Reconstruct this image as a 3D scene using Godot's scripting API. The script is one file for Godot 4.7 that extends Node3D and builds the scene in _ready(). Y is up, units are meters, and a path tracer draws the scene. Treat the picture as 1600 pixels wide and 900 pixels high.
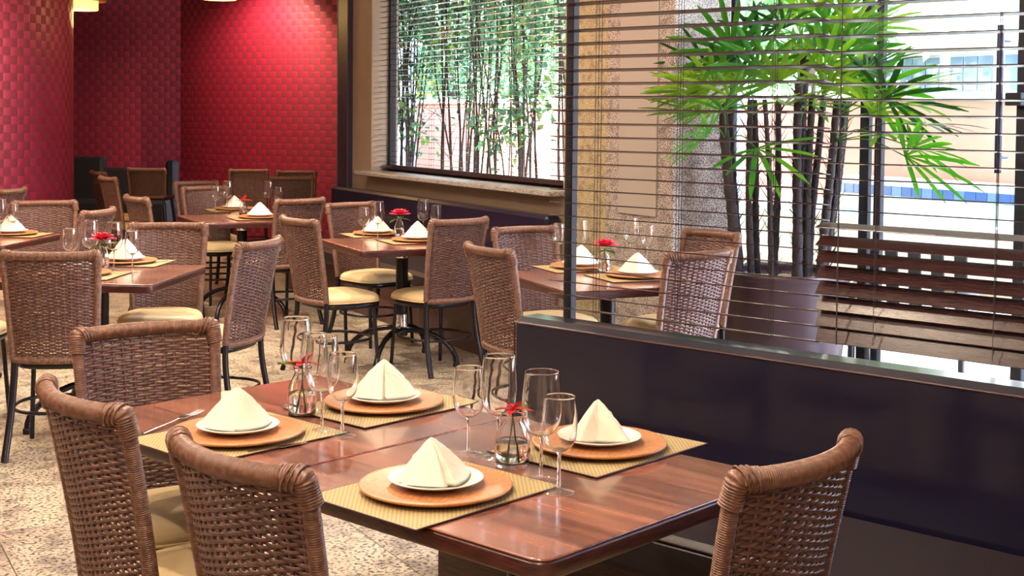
extends Node3D
# A restaurant: set tables, woven cane chairs, a banquette under slatted blinds, red quilted walls, a palm behind a glass wall.

var M := {}
var taken := {}
var rng := RandomNumberGenerator.new()

class Shape:
	var v := PackedVector3Array()
	var t := PackedVector2Array()
	var i := PackedInt32Array()
	var x := Transform3D()
	# a grid of nu by nv points; its outside is on the side of dv x du
	func grid(p: PackedVector3Array, nu: int, nv: int, wrap := false, us := 1.0, vs := 1.0) -> Shape:
		var b := v.size()
		for j in nv:
			for k in nu:
				v.append(x * p[j * nu + k])
				t.append(Vector2(us * k / maxf(1.0, nu - 1), vs * j / maxf(1.0, nv - 1)))
		var last := nu if wrap else nu - 1
		for j in nv - 1:
			for k in last:
				var a := b + j * nu + k
				var c := b + j * nu + (k + 1) % nu
				i.append_array(PackedInt32Array([a, c + nu, a + nu, a, c, c + nu]))
		return self
	func poly(p: PackedVector3Array, out: Vector3, uv := PackedVector2Array()) -> Shape:
		var n := Vector3.ZERO
		for k in p.size():
			n += p[k].cross(p[(k + 1) % p.size()])
		var turn := n.dot(out) < 0.0
		var b := v.size()
		for k in p.size():
			v.append(x * p[k])
			t.append(uv[k] if uv.size() else Vector2(p[k].x, p[k].z) if absf(out.y) > 0.7 else Vector2(p[k].x + p[k].z, p[k].y))
		for k in range(1, p.size() - 1):
			if turn:
				i.append_array(PackedInt32Array([b, b + k, b + k + 1]))
			else:
				i.append_array(PackedInt32Array([b, b + k + 1, b + k]))
		return self
	func box(c: Vector3, s: Vector3, e := 0.0) -> Shape:
		var h := s * 0.5
		e = minf(e, minf(h.x, minf(h.y, h.z)) * 0.98)
		if e <= 0.0:
			for ax in 3:
				for sg in [-1.0, 1.0]:
					var o := Vector3.ZERO
					o[ax] = sg
					var q := PackedVector3Array()
					for w in [[-1, -1], [1, -1], [1, 1], [-1, 1]]:
						var p := Vector3.ZERO
						p[ax] = sg * h[ax]
						p[(ax + 1) % 3] = w[0] * h[(ax + 1) % 3]
						p[(ax + 2) % 3] = w[1] * h[(ax + 2) % 3]
						q.append(p)
					shifted(q, o, c)
			return self
		for ax in 3:
			var a1 := (ax + 1) % 3
			var a2 := (ax + 2) % 3
			for sg in [-1.0, 1.0]:
				var o := Vector3.ZERO
				o[ax] = sg
				var q := PackedVector3Array()
				for w in [[-1, -1], [1, -1], [1, 1], [-1, 1]]:
					var p := Vector3.ZERO
					p[ax] = sg * h[ax]
					p[a1] = w[0] * (h[a1] - e)
					p[a2] = w[1] * (h[a2] - e)
					q.append(p)
				shifted(q, o, c)
				for s2 in [-1.0, 1.0]:   # the edge between the faces on ax and a1
					var r := PackedVector3Array()
					for w in [-1.0, 1.0]:
						var p := Vector3.ZERO
						p[ax] = sg * h[ax]
						p[a1] = s2 * (h[a1] - e)
						p[a2] = w * (h[a2] - e)
						r.append(p)
					for w in [1.0, -1.0]:
						var p := Vector3.ZERO
						p[ax] = sg * (h[ax] - e)
						p[a1] = s2 * h[a1]
						p[a2] = w * (h[a2] - e)
						r.append(p)
					var o2 := o
					o2[a1] = s2
					shifted(r, o2, c)
		for a in [-1.0, 1.0]:
			for b in [-1.0, 1.0]:
				for d in [-1.0, 1.0]:
					var g := Vector3(a, b, d)
					shifted(PackedVector3Array([g * Vector3(h.x, h.y - e, h.z - e), g * Vector3(h.x - e, h.y, h.z - e), g * Vector3(h.x - e, h.y - e, h.z)]), g, c)
		return self
	func shifted(q: PackedVector3Array, o: Vector3, c: Vector3) -> void:
		# orientation is judged about the box's own centre, then the polygon moves to c
		var ctr := Vector3.ZERO
		for p in q:
			ctr += p / q.size()
		var n := (q[1] - q[0]).cross(q[2] - q[0])
		if n.dot(o) < 0.0:
			q.reverse()
		var b := v.size()
		for p in q:
			v.append(x * (p + c))
			t.append(Vector2(p.x + c.x, p.z + c.z) if absf(o.y) > 0.8 else Vector2(p.x + c.x + p.z + c.z, p.y + c.y))
		for k in range(1, q.size() - 1):
			i.append_array(PackedInt32Array([b, b + k + 1, b + k]))
	# radii: one number, or one per point; wide: the cross-section's second radius as a share of the first
	func tube(path: PackedVector3Array, radii, sides := 8, closed := false, wide := 1.0, hint := Vector3.UP) -> Shape:
		var n := path.size()
		var pts := PackedVector3Array()
		var tn := (path[1] - path[0]).normalized()
		var nn := hint - tn * hint.dot(tn)
		if nn.length() < 0.05:
			nn = Vector3.RIGHT - tn * tn.x
		nn = nn.normalized()
		var rings := n + 1 if closed else n
		for j in rings:
			var a := path[(j - 1 + n) % n] if closed else path[maxi(j - 1, 0)]
			var b := path[(j + 1) % n] if closed else path[mini(j + 1, n - 1)]
			tn = (b - a).normalized()
			nn = (nn - tn * nn.dot(tn)).normalized()
			var bb := nn.cross(tn)
			var r: float = radii if radii is float else radii[j % n]
			for k in sides:
				var an := TAU * k / sides
				pts.append(path[j % n] + nn * cos(an) * r + bb * sin(an) * r * wide)
		grid(pts, sides, rings, true)
		if not closed:
			for e in [0, n - 1]:
				var cap := PackedVector3Array()
				for k in sides:
					cap.append(pts[e * sides + k])
				var dirn := path[0] - path[1] if e == 0 else path[n - 1] - path[n - 2]
				var cc := Vector3.ZERO
				for p in cap:
					cc += p / cap.size()
				shifted2(cap, dirn)
		return self
	func shifted2(q: PackedVector3Array, o: Vector3) -> void:
		var n := Vector3.ZERO
		for k in range(1, q.size() - 1):
			n += (q[k] - q[0]).cross(q[k + 1] - q[0])
		if n.dot(o) < 0.0:
			q.reverse()
		var b := v.size()
		for p in q:
			v.append(x * p)
			t.append(Vector2(p.x, p.z))
		for k in range(1, q.size() - 1):
			i.append_array(PackedInt32Array([b, b + k + 1, b + k]))
	func lathe(prof: PackedVector2Array, sides := 32) -> Shape:
		var pts := PackedVector3Array()
		for p in prof:
			for k in sides:
				var an := TAU * k / sides
				pts.append(Vector3(p.x * cos(an), p.y, p.x * sin(an)))
		return grid(pts, sides, prof.size(), true)
	# an upright prism over a flat outline (x, z), its top and bottom edges rounded by e
	func prism(outline: PackedVector2Array, y0: float, y1: float, e := 0.0) -> Shape:
		var n := outline.size()
		var area := 0.0
		for k in n:
			area += outline[k].cross(outline[(k + 1) % n])
		if area < 0.0:
			outline.reverse()
		var rings := [[e, y0], [0.0, y0 + e], [0.0, y1 - e], [e * 0.3, y1 - e * 0.3], [e, y1]]
		var lists := []
		for r in rings:
			var l := PackedVector3Array()
			for k in n:
				var pr := outline[(k - 1 + n) % n]
				var nx := outline[(k + 1) % n]
				var d := (nx - pr).normalized()
				var inn := Vector2(-d.y, d.x)
				var q: Vector2 = outline[k] + inn * r[0]
				l.append(Vector3(q.x, r[1], q.y))
			lists.append(l)
		var pts := PackedVector3Array()
		for l in lists:
			pts.append_array(l)
		grid(pts, n, rings.size(), true)
		shifted2(lists[0].duplicate(), Vector3.DOWN)
		shifted2(lists[4].duplicate(), Vector3.UP)
		return self
	func mesh() -> ArrayMesh:
		var n := PackedVector3Array()
		n.resize(v.size())
		for k in range(0, i.size(), 3):
			var a := i[k]
			var b := i[k + 1]
			var c := i[k + 2]
			var f := (v[c] - v[a]).cross(v[b] - v[a])
			n[a] += f
			n[b] += f
			n[c] += f
		for k in n.size():
			n[k] = n[k].normalized() if n[k].length_squared() > 1e-24 else Vector3.UP
		var arr := []
		arr.resize(Mesh.ARRAY_MAX)
		arr[Mesh.ARRAY_VERTEX] = v
		arr[Mesh.ARRAY_NORMAL] = n
		arr[Mesh.ARRAY_TEX_UV] = t
		arr[Mesh.ARRAY_INDEX] = i
		var m := ArrayMesh.new()
		m.add_surface_from_arrays(Mesh.PRIMITIVE_TRIANGLES, arr)
		return m

# ------------------------------------------------------------------ naming
func numbered(called: String) -> String:
	taken[called] = taken.get(called, -1) + 1
	return called if taken[called] == 0 else "%s_%03d" % [called, taken[called]]

func obj(called: String, what, m: Material, parent: Node = null, at := Transform3D()) -> MeshInstance3D:
	var o := MeshInstance3D.new()
	o.mesh = what.mesh() if what is Shape else what
	o.material_override = m
	o.transform = at
	o.cast_shadow = GeometryInstance3D.SHADOW_CASTING_SETTING_ON
	if parent == null:
		o.name = numbered(called)
		add_child(o)
	else:
		o.name = called
		parent.add_child(o, true)
	return o

func tag(o: Node, label: String, category: String, group := "", kind := "") -> Node:
	o.set_meta("label", label)
	o.set_meta("category", category)
	if group:
		o.set_meta("group", group)
	if kind:
		o.set_meta("kind", kind)
	return o

func thing(called: String, label: String, category: String, at := Vector3.ZERO, turn := 0.0, group := "") -> Node3D:
	var o := Node3D.new()
	o.name = numbered(called)
	add_child(o)
	o.position = at
	o.rotation.y = turn
	tag(o, label, category, group)
	return o

func struct(called: String, what, m: Material, label := "", at := Transform3D()) -> MeshInstance3D:
	var o := obj(called, what, m, null, at)
	o.set_meta("kind", "structure")
	if label:
		o.set_meta("label", label)
		o.set_meta("category", called.split("_")[0])
	return o

func copy(root: Node3D, at: Vector3, turn: float, label: String, group := "") -> Node3D:
	var r: Node3D = root.duplicate()
	r.name = numbered(String(root.get_meta("called")))
	add_child(r)
	r.position = at
	r.rotation.y = turn
	r.set_meta("label", label)
	if group:
		r.set_meta("group", group)
	return r

func pv(a: Array) -> PackedVector2Array:
	var o := PackedVector2Array()
	for p in a:
		o.append(Vector2(p[0], p[1]))
	return o

func smooth(a: Array, per := 4) -> PackedVector2Array:
	# a Catmull-Rom curve through the points of a profile
	var o := PackedVector2Array()
	var p := pv(a)
	for k in p.size() - 1:
		var p0 := p[maxi(k - 1, 0)]
		var p3 := p[mini(k + 2, p.size() - 1)]
		for s in per:
			o.append(p[k].cubic_interpolate(p[k + 1], p0, p3, float(s) / per))
	o.append(p[p.size() - 1])
	return o

func line(a: Vector3, b: Vector3, n := 2) -> PackedVector3Array:
	var o := PackedVector3Array()
	for k in n:
		o.append(a.lerp(b, float(k) / (n - 1)))
	return o

func path(a: Array, per := 6) -> PackedVector3Array:
	var o := PackedVector3Array()
	for k in a.size() - 1:
		var p0: Vector3 = a[maxi(k - 1, 0)]
		var p1: Vector3 = a[k]
		var p2: Vector3 = a[k + 1]
		var p3: Vector3 = a[mini(k + 2, a.size() - 1)]
		for s in per:
			o.append(p1.cubic_interpolate(p2, p0, p3, float(s) / per))
	o.append(a[a.size() - 1])
	return o

func rounded(w: float, d: float, r: float, n := 5) -> PackedVector2Array:
	var o := PackedVector2Array()
	for q in 4:
		var c := Vector2((w / 2 - r) * [1, -1, -1, 1][q], (d / 2 - r) * [1, 1, -1, -1][q])
		for k in n + 1:
			var an := PI / 2 * (q + float(k) / n)
			o.append(c + Vector2(cos(an), sin(an)) * r)
	return o

# ------------------------------------------------------------------ materials
func mat(called: String, c: Color, rough: float, metal := 0.0) -> StandardMaterial3D:
	var m := StandardMaterial3D.new()
	m.resource_name = called
	m.albedo_color = c
	m.roughness = rough
	m.metallic = metal
	M[called] = m
	return m

func noise(type: int, freq: float, sd: int, octaves := 4) -> FastNoiseLite:
	var f := FastNoiseLite.new()
	f.noise_type = type
	f.frequency = freq
	f.seed = sd
	f.fractal_octaves = octaves
	return f

func ntex(f: FastNoiseLite, stops: Array, size := 512) -> NoiseTexture2D:
	var n := NoiseTexture2D.new()
	n.width = size
	n.height = size
	n.seamless = true
	n.noise = f
	if stops.size():
		var g := Gradient.new()
		var off := PackedFloat32Array()
		var col := PackedColorArray()
		for s in stops:
			off.append(s[0])
			col.append(s[1])
		g.offsets = off
		g.colors = col
		n.color_ramp = g
	return n

func tri(m: StandardMaterial3D, scale: Vector3, world := false) -> StandardMaterial3D:
	m.uv1_triplanar = true
	m.uv1_world_triplanar = world
	m.uv1_scale = scale
	m.uv1_triplanar_sharpness = 4.0
	return m

func image_tex(w: int, h: int, f: Callable) -> ImageTexture:
	var im := Image.create_empty(w, h, false, Image.FORMAT_RGB8)
	for y in h:
		for x in w:
			im.set_pixel(x, y, f.call(x, y))
	return ImageTexture.create_from_image(im)

func granite(called: String, stops: Array, sd: int, scale: float, tint: Color, rough: float) -> StandardMaterial3D:
	var m := mat(called, tint, rough)
	m.albedo_texture = ntex(noise(FastNoiseLite.TYPE_SIMPLEX_SMOOTH, 0.055, sd, 5), stops, 1024)
	m.detail_enabled = true
	m.detail_blend_mode = BaseMaterial3D.BLEND_MODE_MUL
	m.detail_albedo = ntex(noise(FastNoiseLite.TYPE_SIMPLEX, 0.012, sd + 7, 3), [[0.0, Color(0.66, 0.64, 0.66)], [0.5, Color(0.95, 0.94, 0.92)], [1.0, Color(1, 1, 1)]], 512)
	m.uv2_triplanar = true
	m.uv2_world_triplanar = true
	m.uv2_scale = Vector3.ONE * scale * 0.43
	return tri(m, Vector3.ONE * scale, true)

func wood(called: String, dark: Color, light: Color, sd: int, scale: Vector3, rough: float) -> StandardMaterial3D:
	var m := mat(called, Color.WHITE, rough)
	m.albedo_texture = ntex(noise(FastNoiseLite.TYPE_SIMPLEX_SMOOTH, 0.02, sd, 5), [[0.15, dark], [0.5, dark.lerp(light, 0.6)], [0.85, light]], 512)
	return tri(m, scale)

func glass(called: String, tint: Color, alpha: float) -> StandardMaterial3D:
	var m := mat(called, Color(tint.r, tint.g, tint.b, alpha), 0.0)
	m.transparency = BaseMaterial3D.TRANSPARENCY_ALPHA
	m.metallic_specular = 0.5
	return m

func materials() -> void:
	# wicker and chair
	var w := mat("cane", Color(0.415, 0.285, 0.25), 0.40)
	w.albedo_texture = ntex(noise(FastNoiseLite.TYPE_SIMPLEX, 0.03, 3, 3), [[0.2, Color(0.72, 0.66, 0.66)], [0.8, Color(1, 1, 1)]], 256)
	tri(w, Vector3(3, 9, 3))
	var w2 := mat("cane_wrap", Color(0.49, 0.345, 0.27), 0.4)
	w2.albedo_texture = w.albedo_texture
	tri(w2, Vector3(5, 5, 5))
	var cu := mat("cushion_vinyl", Color(0.80, 0.70, 0.53), 0.42)
	cu.heightmap_enabled = false
	cu.normal_enabled = true
	var nn := ntex(noise(FastNoiseLite.TYPE_SIMPLEX, 0.05, 9, 3), [], 256)
	nn.as_normal_map = true
	nn.bump_strength = 1.5
	cu.normal_texture = nn
	cu.normal_scale = 0.25
	tri(cu, Vector3.ONE * 6)
	mat("black_metal", Color(0.085, 0.065, 0.09), 0.32, 0.35)
	mat("gloss_metal", Color(0.20, 0.19, 0.22), 0.22, 0.85)
	mat("chrome", Color(0.85, 0.84, 0.82), 0.12, 1.0)
	mat("rubber", Color(0.06, 0.05, 0.07), 0.7)
	# the tabletop: seven strips of veneer in slightly different tones, grain along u
	var fn := noise(FastNoiseLite.TYPE_SIMPLEX_SMOOTH, 0.011, 21, 4)
	var fg := noise(FastNoiseLite.TYPE_SIMPLEX, 0.05, 22, 2)
	var tones := [0.42, 0.66, 0.30, 0.58, 0.80, 0.36, 0.60]
	var tt := mat("table_veneer", Color(1, 1, 1), 0.27)
	tt.albedo_texture = image_tex(512, 512, func(x, y):
		var b := int(y * 7 / 512.0)
		var g: float = tones[b] + 0.50 * fn.get_noise_2d(x * 0.3 + b * 911, y * 4.0) + 0.05 * fg.get_noise_2d(x * 0.12 + b * 77, y * 3.0)
		return Color(0.36, 0.20, 0.17).lerp(Color(0.62, 0.39, 0.31), clampf(g, 0.0, 1.0)))
	tt.clearcoat_enabled = true
	tt.clearcoat = 0.8
	tt.clearcoat_roughness = 0.12
	wood("table_edge", Color(0.15, 0.06, 0.06), Color(0.30, 0.13, 0.10), 31, Vector3(1.2, 14, 1.2), 0.35)
	var ch := wood("charger_wood", Color(0.59, 0.365, 0.215), Color(0.79, 0.54, 0.335), 41, Vector3(2.5, 22, 22), 0.33)
	ch.clearcoat_enabled = true
	ch.clearcoat = 0.3
	wood("blind_wood", Color(0.15, 0.08, 0.085), Color(0.235, 0.13, 0.125), 51, Vector3(1.0, 20, 20), 0.24)
	wood("plinth_wood", Color(0.24, 0.155, 0.15), Color(0.36, 0.235, 0.205), 61, Vector3(1.0, 9, 9), 0.45)
	wood("dark_wood", Color(0.04, 0.035, 0.06), Color(0.09, 0.07, 0.10), 65, Vector3(9, 1.0, 9), 0.5)
	# the placemat's weave
	var mt := mat("mat_weave", Color(1, 1, 1), 0.6)
	mt.albedo_texture = image_tex(64, 64, func(x, y):
		var a := int(x / 8) % 2
		var b := int(y / 8) % 2
		var e: int = mini(mini(x % 8, 7 - x % 8), mini(y % 8, 7 - y % 8))
		var c := Color(0.80, 0.70, 0.48) if a == b else Color(0.66, 0.55, 0.36)
		return c * (0.62 if e == 0 else 1.0))
	mt.heightmap_enabled = true
	mt.heightmap_texture = image_tex(64, 64, func(x, y):
		var e: float = minf(sin(PI * (x % 8 + 0.5) / 8.0), sin(PI * (y % 8 + 0.5) / 8.0))
		return Color(e, e, e))
	mt.heightmap_scale = 0.05
	mt.uv1_scale = Vector3(38, 38, 38)
	# linen and china
	var na := mat("napkin_linen", Color(0.86, 0.825, 0.755), 0.75)
	na.rim_enabled = true
	na.rim = 0.3
	na.backlight_enabled = true
	na.backlight = Color(0.12, 0.11, 0.09)
	var ln := ntex(noise(FastNoiseLite.TYPE_SIMPLEX, 0.25, 77, 2), [], 256)
	ln.as_normal_map = true
	na.normal_enabled = true
	na.normal_texture = ln
	na.normal_scale = 0.2
	tri(na, Vector3.ONE * 5)
	var cn := mat("china", Color(0.88, 0.87, 0.84), 0.22)
	cn.clearcoat_enabled = true
	cn.clearcoat = 0.5
	mat("steel", Color(0.78, 0.76, 0.72), 0.18, 1.0)
	glass("wine_glass", Color(0.92, 0.94, 0.95), 0.035)
	var sg := mat("solid_glass", Color(1, 1, 1, 0.0), 0.0)
	sg.transparency = BaseMaterial3D.TRANSPARENCY_ALPHA
	sg.refraction_enabled = true
	sg.refraction_scale = 0.05
	var wa := mat("water", Color(1, 1, 1, 0.0), 0.0)
	wa.transparency = BaseMaterial3D.TRANSPARENCY_ALPHA
	wa.refraction_enabled = true
	wa.refraction_scale = 0.033
	glass("window_glass", Color(0.9, 0.95, 0.95), 0.02).metallic_specular = 0.1
	# upholstery
	var le := mat("navy_leather", Color(0.045, 0.035, 0.13), 0.33)
	var lt := ntex(noise(FastNoiseLite.TYPE_CELLULAR, 0.06, 91, 2), [], 512)
	lt.as_normal_map = true
	lt.bump_strength = 2.0
	le.normal_enabled = true
	le.normal_texture = lt
	le.normal_scale = 0.10
	le.clearcoat_enabled = true
	le.metallic_specular = 0.4
	le.clearcoat = 0.5
	le.clearcoat_roughness = 0.1
	tri(le, Vector3.ONE * 4)
	var ls := mat("seat_leather", Color(0.13, 0.095, 0.115), 0.42)
	ls.normal_enabled = true
	ls.normal_texture = lt
	ls.normal_scale = 0.12
	tri(ls, Vector3.ONE * 4)
	mat("piping", Color(0.24, 0.15, 0.16), 0.4)
	# red quilted wall cover, two squares each way per repeat
	var fr := noise(FastNoiseLite.TYPE_SIMPLEX, 0.09, 101, 3)
	var rd := mat("red_quilt", Color(1, 1, 1), 0.5)
	rd.albedo_texture = image_tex(256, 256, func(x, y):
		var sq := (int(x / 128) + int(y / 128)) % 2
		var g := fr.get_noise_2d(x * (0.5 if sq else 2.0), y * (2.0 if sq else 0.5))
		var c := Color(0.52, 0.08, 0.20) if sq else Color(0.40, 0.05, 0.145)
		return c * (1.0 + 0.35 * g))
	rd.roughness_texture = image_tex(64, 64, func(x, y):
		var sq := (int(x / 32) + int(y / 32)) % 2
		var r := 0.44 if sq else 0.66
		return Color(r, r, r))
	rd.roughness = 1.0
	rd.heightmap_enabled = true
	rd.heightmap_texture = image_tex(128, 128, func(x, y):
		var e: float = pow(absf(sin(PI * (x % 64 + 0.5) / 64.0) * sin(PI * (y % 64 + 0.5) / 64.0)), 0.35)
		var sq := (int(x / 64) + int(y / 64)) % 2
		e = e * (1.0 if sq else 0.6)
		return Color(e, e, e))
	rd.heightmap_scale = 0.25
	rd.uv1_scale = Vector3(1, 1, 1)
	# plaster, stone
	var pl := mat("beige_paint", Color(0.50, 0.425, 0.35), 0.7)
	pl.albedo_texture = ntex(noise(FastNoiseLite.TYPE_SIMPLEX, 0.02, 111, 4), [[0.0, Color(0.94, 0.94, 0.94)], [1.0, Color(1, 1, 1)]], 256)
	tri(pl, Vector3.ONE * 0.7, true)
	mat("panel_beige", Color(0.55, 0.51, 0.48), 0.3)
	mat("plum_paint", Color(0.14, 0.075, 0.16), 0.5)
	mat("ceiling_white", Color(0.80, 0.76, 0.70), 0.8)
	mat("wall_warm", Color(0.62, 0.50, 0.42), 0.75)
	granite("grey_granite", [[0.25, Color(0.13, 0.11, 0.13)], [0.40, Color(0.42, 0.38, 0.38)], [0.55, Color(0.66, 0.61, 0.58)], [0.8, Color(0.72, 0.69, 0.67)]], 121, 1.6, Color(1, 1, 1), 0.3)
	granite("gold_granite", [[0.25, Color(0.30, 0.25, 0.21)], [0.40, Color(0.52, 0.47, 0.37)], [0.6, Color(0.66, 0.60, 0.47)], [0.85, Color(0.72, 0.68, 0.58)]], 131, 1.7, Color(1, 1, 1), 0.3)
	for k in 3:
		var f := granite("floor_granite_%d" % k, [[0.20, Color(0.22, 0.20, 0.21)], [0.33, Color(0.47, 0.43, 0.39)], [0.43, Color(0.74, 0.70, 0.63)], [0.7, Color(0.84, 0.80, 0.72)], [0.92, Color(0.66, 0.63, 0.60)]], 141, 0.8, [Color(0.98, 0.96, 0.94), Color(0.91, 0.88, 0.87), Color(1.0, 0.97, 0.92)][k], 0.34)
		f.uv1_offset = Vector3(0.37 * k, 0.2 * k, 0.71 * k)
	mat("grout", Color(0.42, 0.37, 0.32), 0.8)
	# plants and outdoors
	var lf := mat("palm_leaf", Color(0.36, 0.56, 0.19), 0.38)
	lf.backlight_enabled = true
	lf.backlight = Color(0.75, 0.95, 0.35)
	lf.albedo_texture = ntex(noise(FastNoiseLite.TYPE_SIMPLEX, 0.01, 151, 2), [[0.2, Color(0.55, 0.75, 0.75)], [0.8, Color(1.0, 1.0, 0.8)]], 256)
	tri(lf, Vector3.ONE * 0.8)
	for v in [["palm_leaf_light", Color(0.55, 0.66, 0.25), Color(0.95, 1.0, 0.4)], ["palm_leaf_deep", Color(0.13, 0.34, 0.14), Color(0.3, 0.5, 0.2)]]:
		var l2: StandardMaterial3D = lf.duplicate()
		l2.resource_name = v[0]
		l2.albedo_color = v[1]
		l2.backlight = v[2]
		M[v[0]] = l2
	var tk := mat("palm_trunk", Color(0.15, 0.10, 0.105), 0.85)
	tk.albedo_texture = ntex(noise(FastNoiseLite.TYPE_SIMPLEX, 0.06, 161, 4), [[0.2, Color(0.5, 0.5, 0.5)], [0.8, Color(1.5, 1.4, 1.4)]], 256)
	tri(tk, Vector3(10, 3, 10))
	mat("planter_clay", Color(0.235, 0.165, 0.19), 0.3)
	mat("pebble", Color(0.70, 0.62, 0.50), 0.7)
	var sl := mat("shrub_leaf", Color(0.10, 0.27, 0.12), 0.45)
	sl.vertex_color_use_as_albedo = true
	sl.albedo_color = Color.WHITE
	sl.backlight_enabled = true
	sl.backlight = Color(0.35, 0.35, 0.35)
	mat("bark", Color(0.23, 0.17, 0.16), 0.8)
	var pw := mat("salmon_wall", Color(0.82, 0.55, 0.45), 0.8)
	pw.albedo_texture = pl.albedo_texture
	tri(pw, Vector3.ONE * 0.4, true)
	mat("cream_render", Color(0.87, 0.83, 0.74), 0.7)
	mat("white_render", Color(0.86, 0.85, 0.82), 0.7)
	mat("grey_render", Color(0.55, 0.57, 0.60), 0.7)
	mat("deck_stone", Color(0.82, 0.77, 0.67), 0.6)
	mat("pool_tile", Color(0.22, 0.33, 0.50), 0.2)
	mat("pool_tile_pale", Color(0.36, 0.46, 0.58), 0.2)
	mat("pool_water", Color(0.55, 0.74, 0.72), 0.06)
	mat("window_dark", Color(0.28, 0.36, 0.42), 0.1)
	mat("frame_dark", Color(0.07, 0.07, 0.11), 0.8)
	mat("post_navy", Color(0.055, 0.04, 0.095), 0.75)
	mat("handle_blue", Color(0.16, 0.19, 0.30), 0.3, 0.4)
	mat("cord", Color(0.16, 0.12, 0.13), 0.7)
	# flowers
	for p in [["petal_red", Color(0.72, 0.07, 0.13)], ["petal_pink", Color(0.86, 0.22, 0.36)], ["petal_coral", Color(0.85, 0.24, 0.16)]]:
		var pm := mat(p[0], p[1], 0.5)
		pm.backlight_enabled = true
		pm.backlight = Color(0.3, 0.08, 0.08)
	mat("stem_green", Color(0.20, 0.27, 0.10), 0.5)
	var gl := mat("leaf_green", Color(0.22, 0.38, 0.16), 0.35)
	gl.backlight_enabled = true
	gl.backlight = Color(0.2, 0.3, 0.08)
	# lamps
	var sh := mat("lamp_shade", Color(0.55, 0.33, 0.20), 0.7)
	sh.backlight_enabled = true
	sh.backlight = Color(0.4, 0.25, 0.12)
	var em := mat("lamp_glow", Color(0.95, 0.85, 0.55), 0.5)
	em.emission_enabled = true
	em.emission = Color(1.0, 0.80, 0.42)
	em.emission_energy_multiplier = 1.1
	var dl := mat("downlight_glow", Color(1, 0.95, 0.85), 0.5)
	dl.emission_enabled = true
	dl.emission = Color(1.0, 0.85, 0.62)
	dl.emission_energy_multiplier = 3.0

# ------------------------------------------------------------------ chairs
var chair0: Node3D
var barstool: Node3D

func back_pt(u: float, v: float) -> Vector3:
	var bow := 0.055 * lerpf(0.72, 1.0, v)
	return Vector3(u * lerpf(0.178, 0.203, v), lerpf(0.435, 0.915, v), 0.165 + 0.08 * pow(v, 1.25) + bow * (1.0 - u * u))

func ridged(s: Shape, pts: PackedVector3Array, r: float, pitch: float, depth := 0.075, sides := 10) -> void:
	# a cane bound round and round: the radius ripples along the path
	var c := Curve3D.new()
	for p in pts:
		c.add_point(p)
	var l := c.get_baked_length()
	var n := int(l / pitch * 4)
	var q := PackedVector3Array()
	var rad := []
	for k in n + 1:
		q.append(c.sample_baked(l * k / n))
		rad.append(r * (1.0 + depth * (cos(TAU * k / 4.0))))
	s.tube(q, rad, sides)

func superellipse(hx: float, hz: float, e: float, n: int, taper := 0.0) -> PackedVector2Array:
	var o := PackedVector2Array()
	for k in n:
		var a := TAU * k / n
		var c := cos(a)
		var s := sin(a)
		var z := hz * signf(s) * pow(absf(s), 2.0 / e)
		o.append(Vector2(hx * signf(c) * pow(absf(c), 2.0 / e) * (1.0 - taper * z / hz), z))
	return o

func make_chair() -> Node3D:
	var t := thing("dining_chair", "woven cane dining chair", "chair")
	t.set_meta("called", "dining_chair")
	var s := Shape.new()
	# seat cushion
	var out := superellipse(0.215, 0.212, 3.4, 40, 0.07)
	var pr := [[0.001, 0.489], [0.45, 0.4885], [0.75, 0.484], [0.9, 0.474], [0.97, 0.462], [1.0, 0.449], [0.995, 0.437], [0.95, 0.431], [0.5, 0.43], [0.001, 0.43]]
	var pts := PackedVector3Array()
	pr.reverse()
	for p in pr:
		for q in out:
			pts.append(Vector3(q.x * p[0], p[1], q.y * p[0] - 0.02))
	s.grid(pts, 40, pr.size(), true)
	var cu := obj("seat_cushion", s, M.cushion_vinyl, t)
	s = Shape.new()
	var pp := PackedVector3Array()
	for q in out:
		pp.append(Vector3(q.x * 0.995, 0.4345, q.y * 0.995 - 0.02))
	s.tube(pp, 0.0045, 6, true)
	obj("piping", s, M.cushion_vinyl, cu)
	s = Shape.new()
	var fp := PackedVector3Array()
	for q in superellipse(0.195, 0.192, 3.4, 28, 0.07):
		fp.append(Vector3(q.x, 0.413, q.y - 0.02))
	s.tube(fp, 0.017, 6, true, 0.7)
	obj("seat_frame", s, M.black_metal, t)
	for sx in [-1.0, 1.0]:
		s = Shape.new()
		s.tube(path([Vector3(sx * 0.168, 0.415, -0.165), Vector3(sx * 0.178, 0.2, -0.178), Vector3(sx * 0.186, 0.0, -0.192)], 3), 0.0115, 8)
		obj("leg", s, M.black_metal, t)
		s = Shape.new()
		s.tube(path([Vector3(sx * 0.174, 0.46, 0.166), Vector3(sx * 0.178, 0.36, 0.164), Vector3(sx * 0.188, 0.18, 0.192), Vector3(sx * 0.2, 0.0, 0.25)], 3), 0.0145, 8, false, 1.15, Vector3.BACK)
		obj("leg", s, M.black_metal, t)
	s = Shape.new()
	var hp := PackedVector3Array()
	for q in superellipse(0.212, 0.205, 2.4, 36):
		hp.append(Vector3(q.x, 0.205, q.y + 0.004))
	s.tube(hp, 0.0085, 8, true)
	obj("foot_hoop", s, M.black_metal, t)
	woven_back(t, 0.0)
	return t

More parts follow.
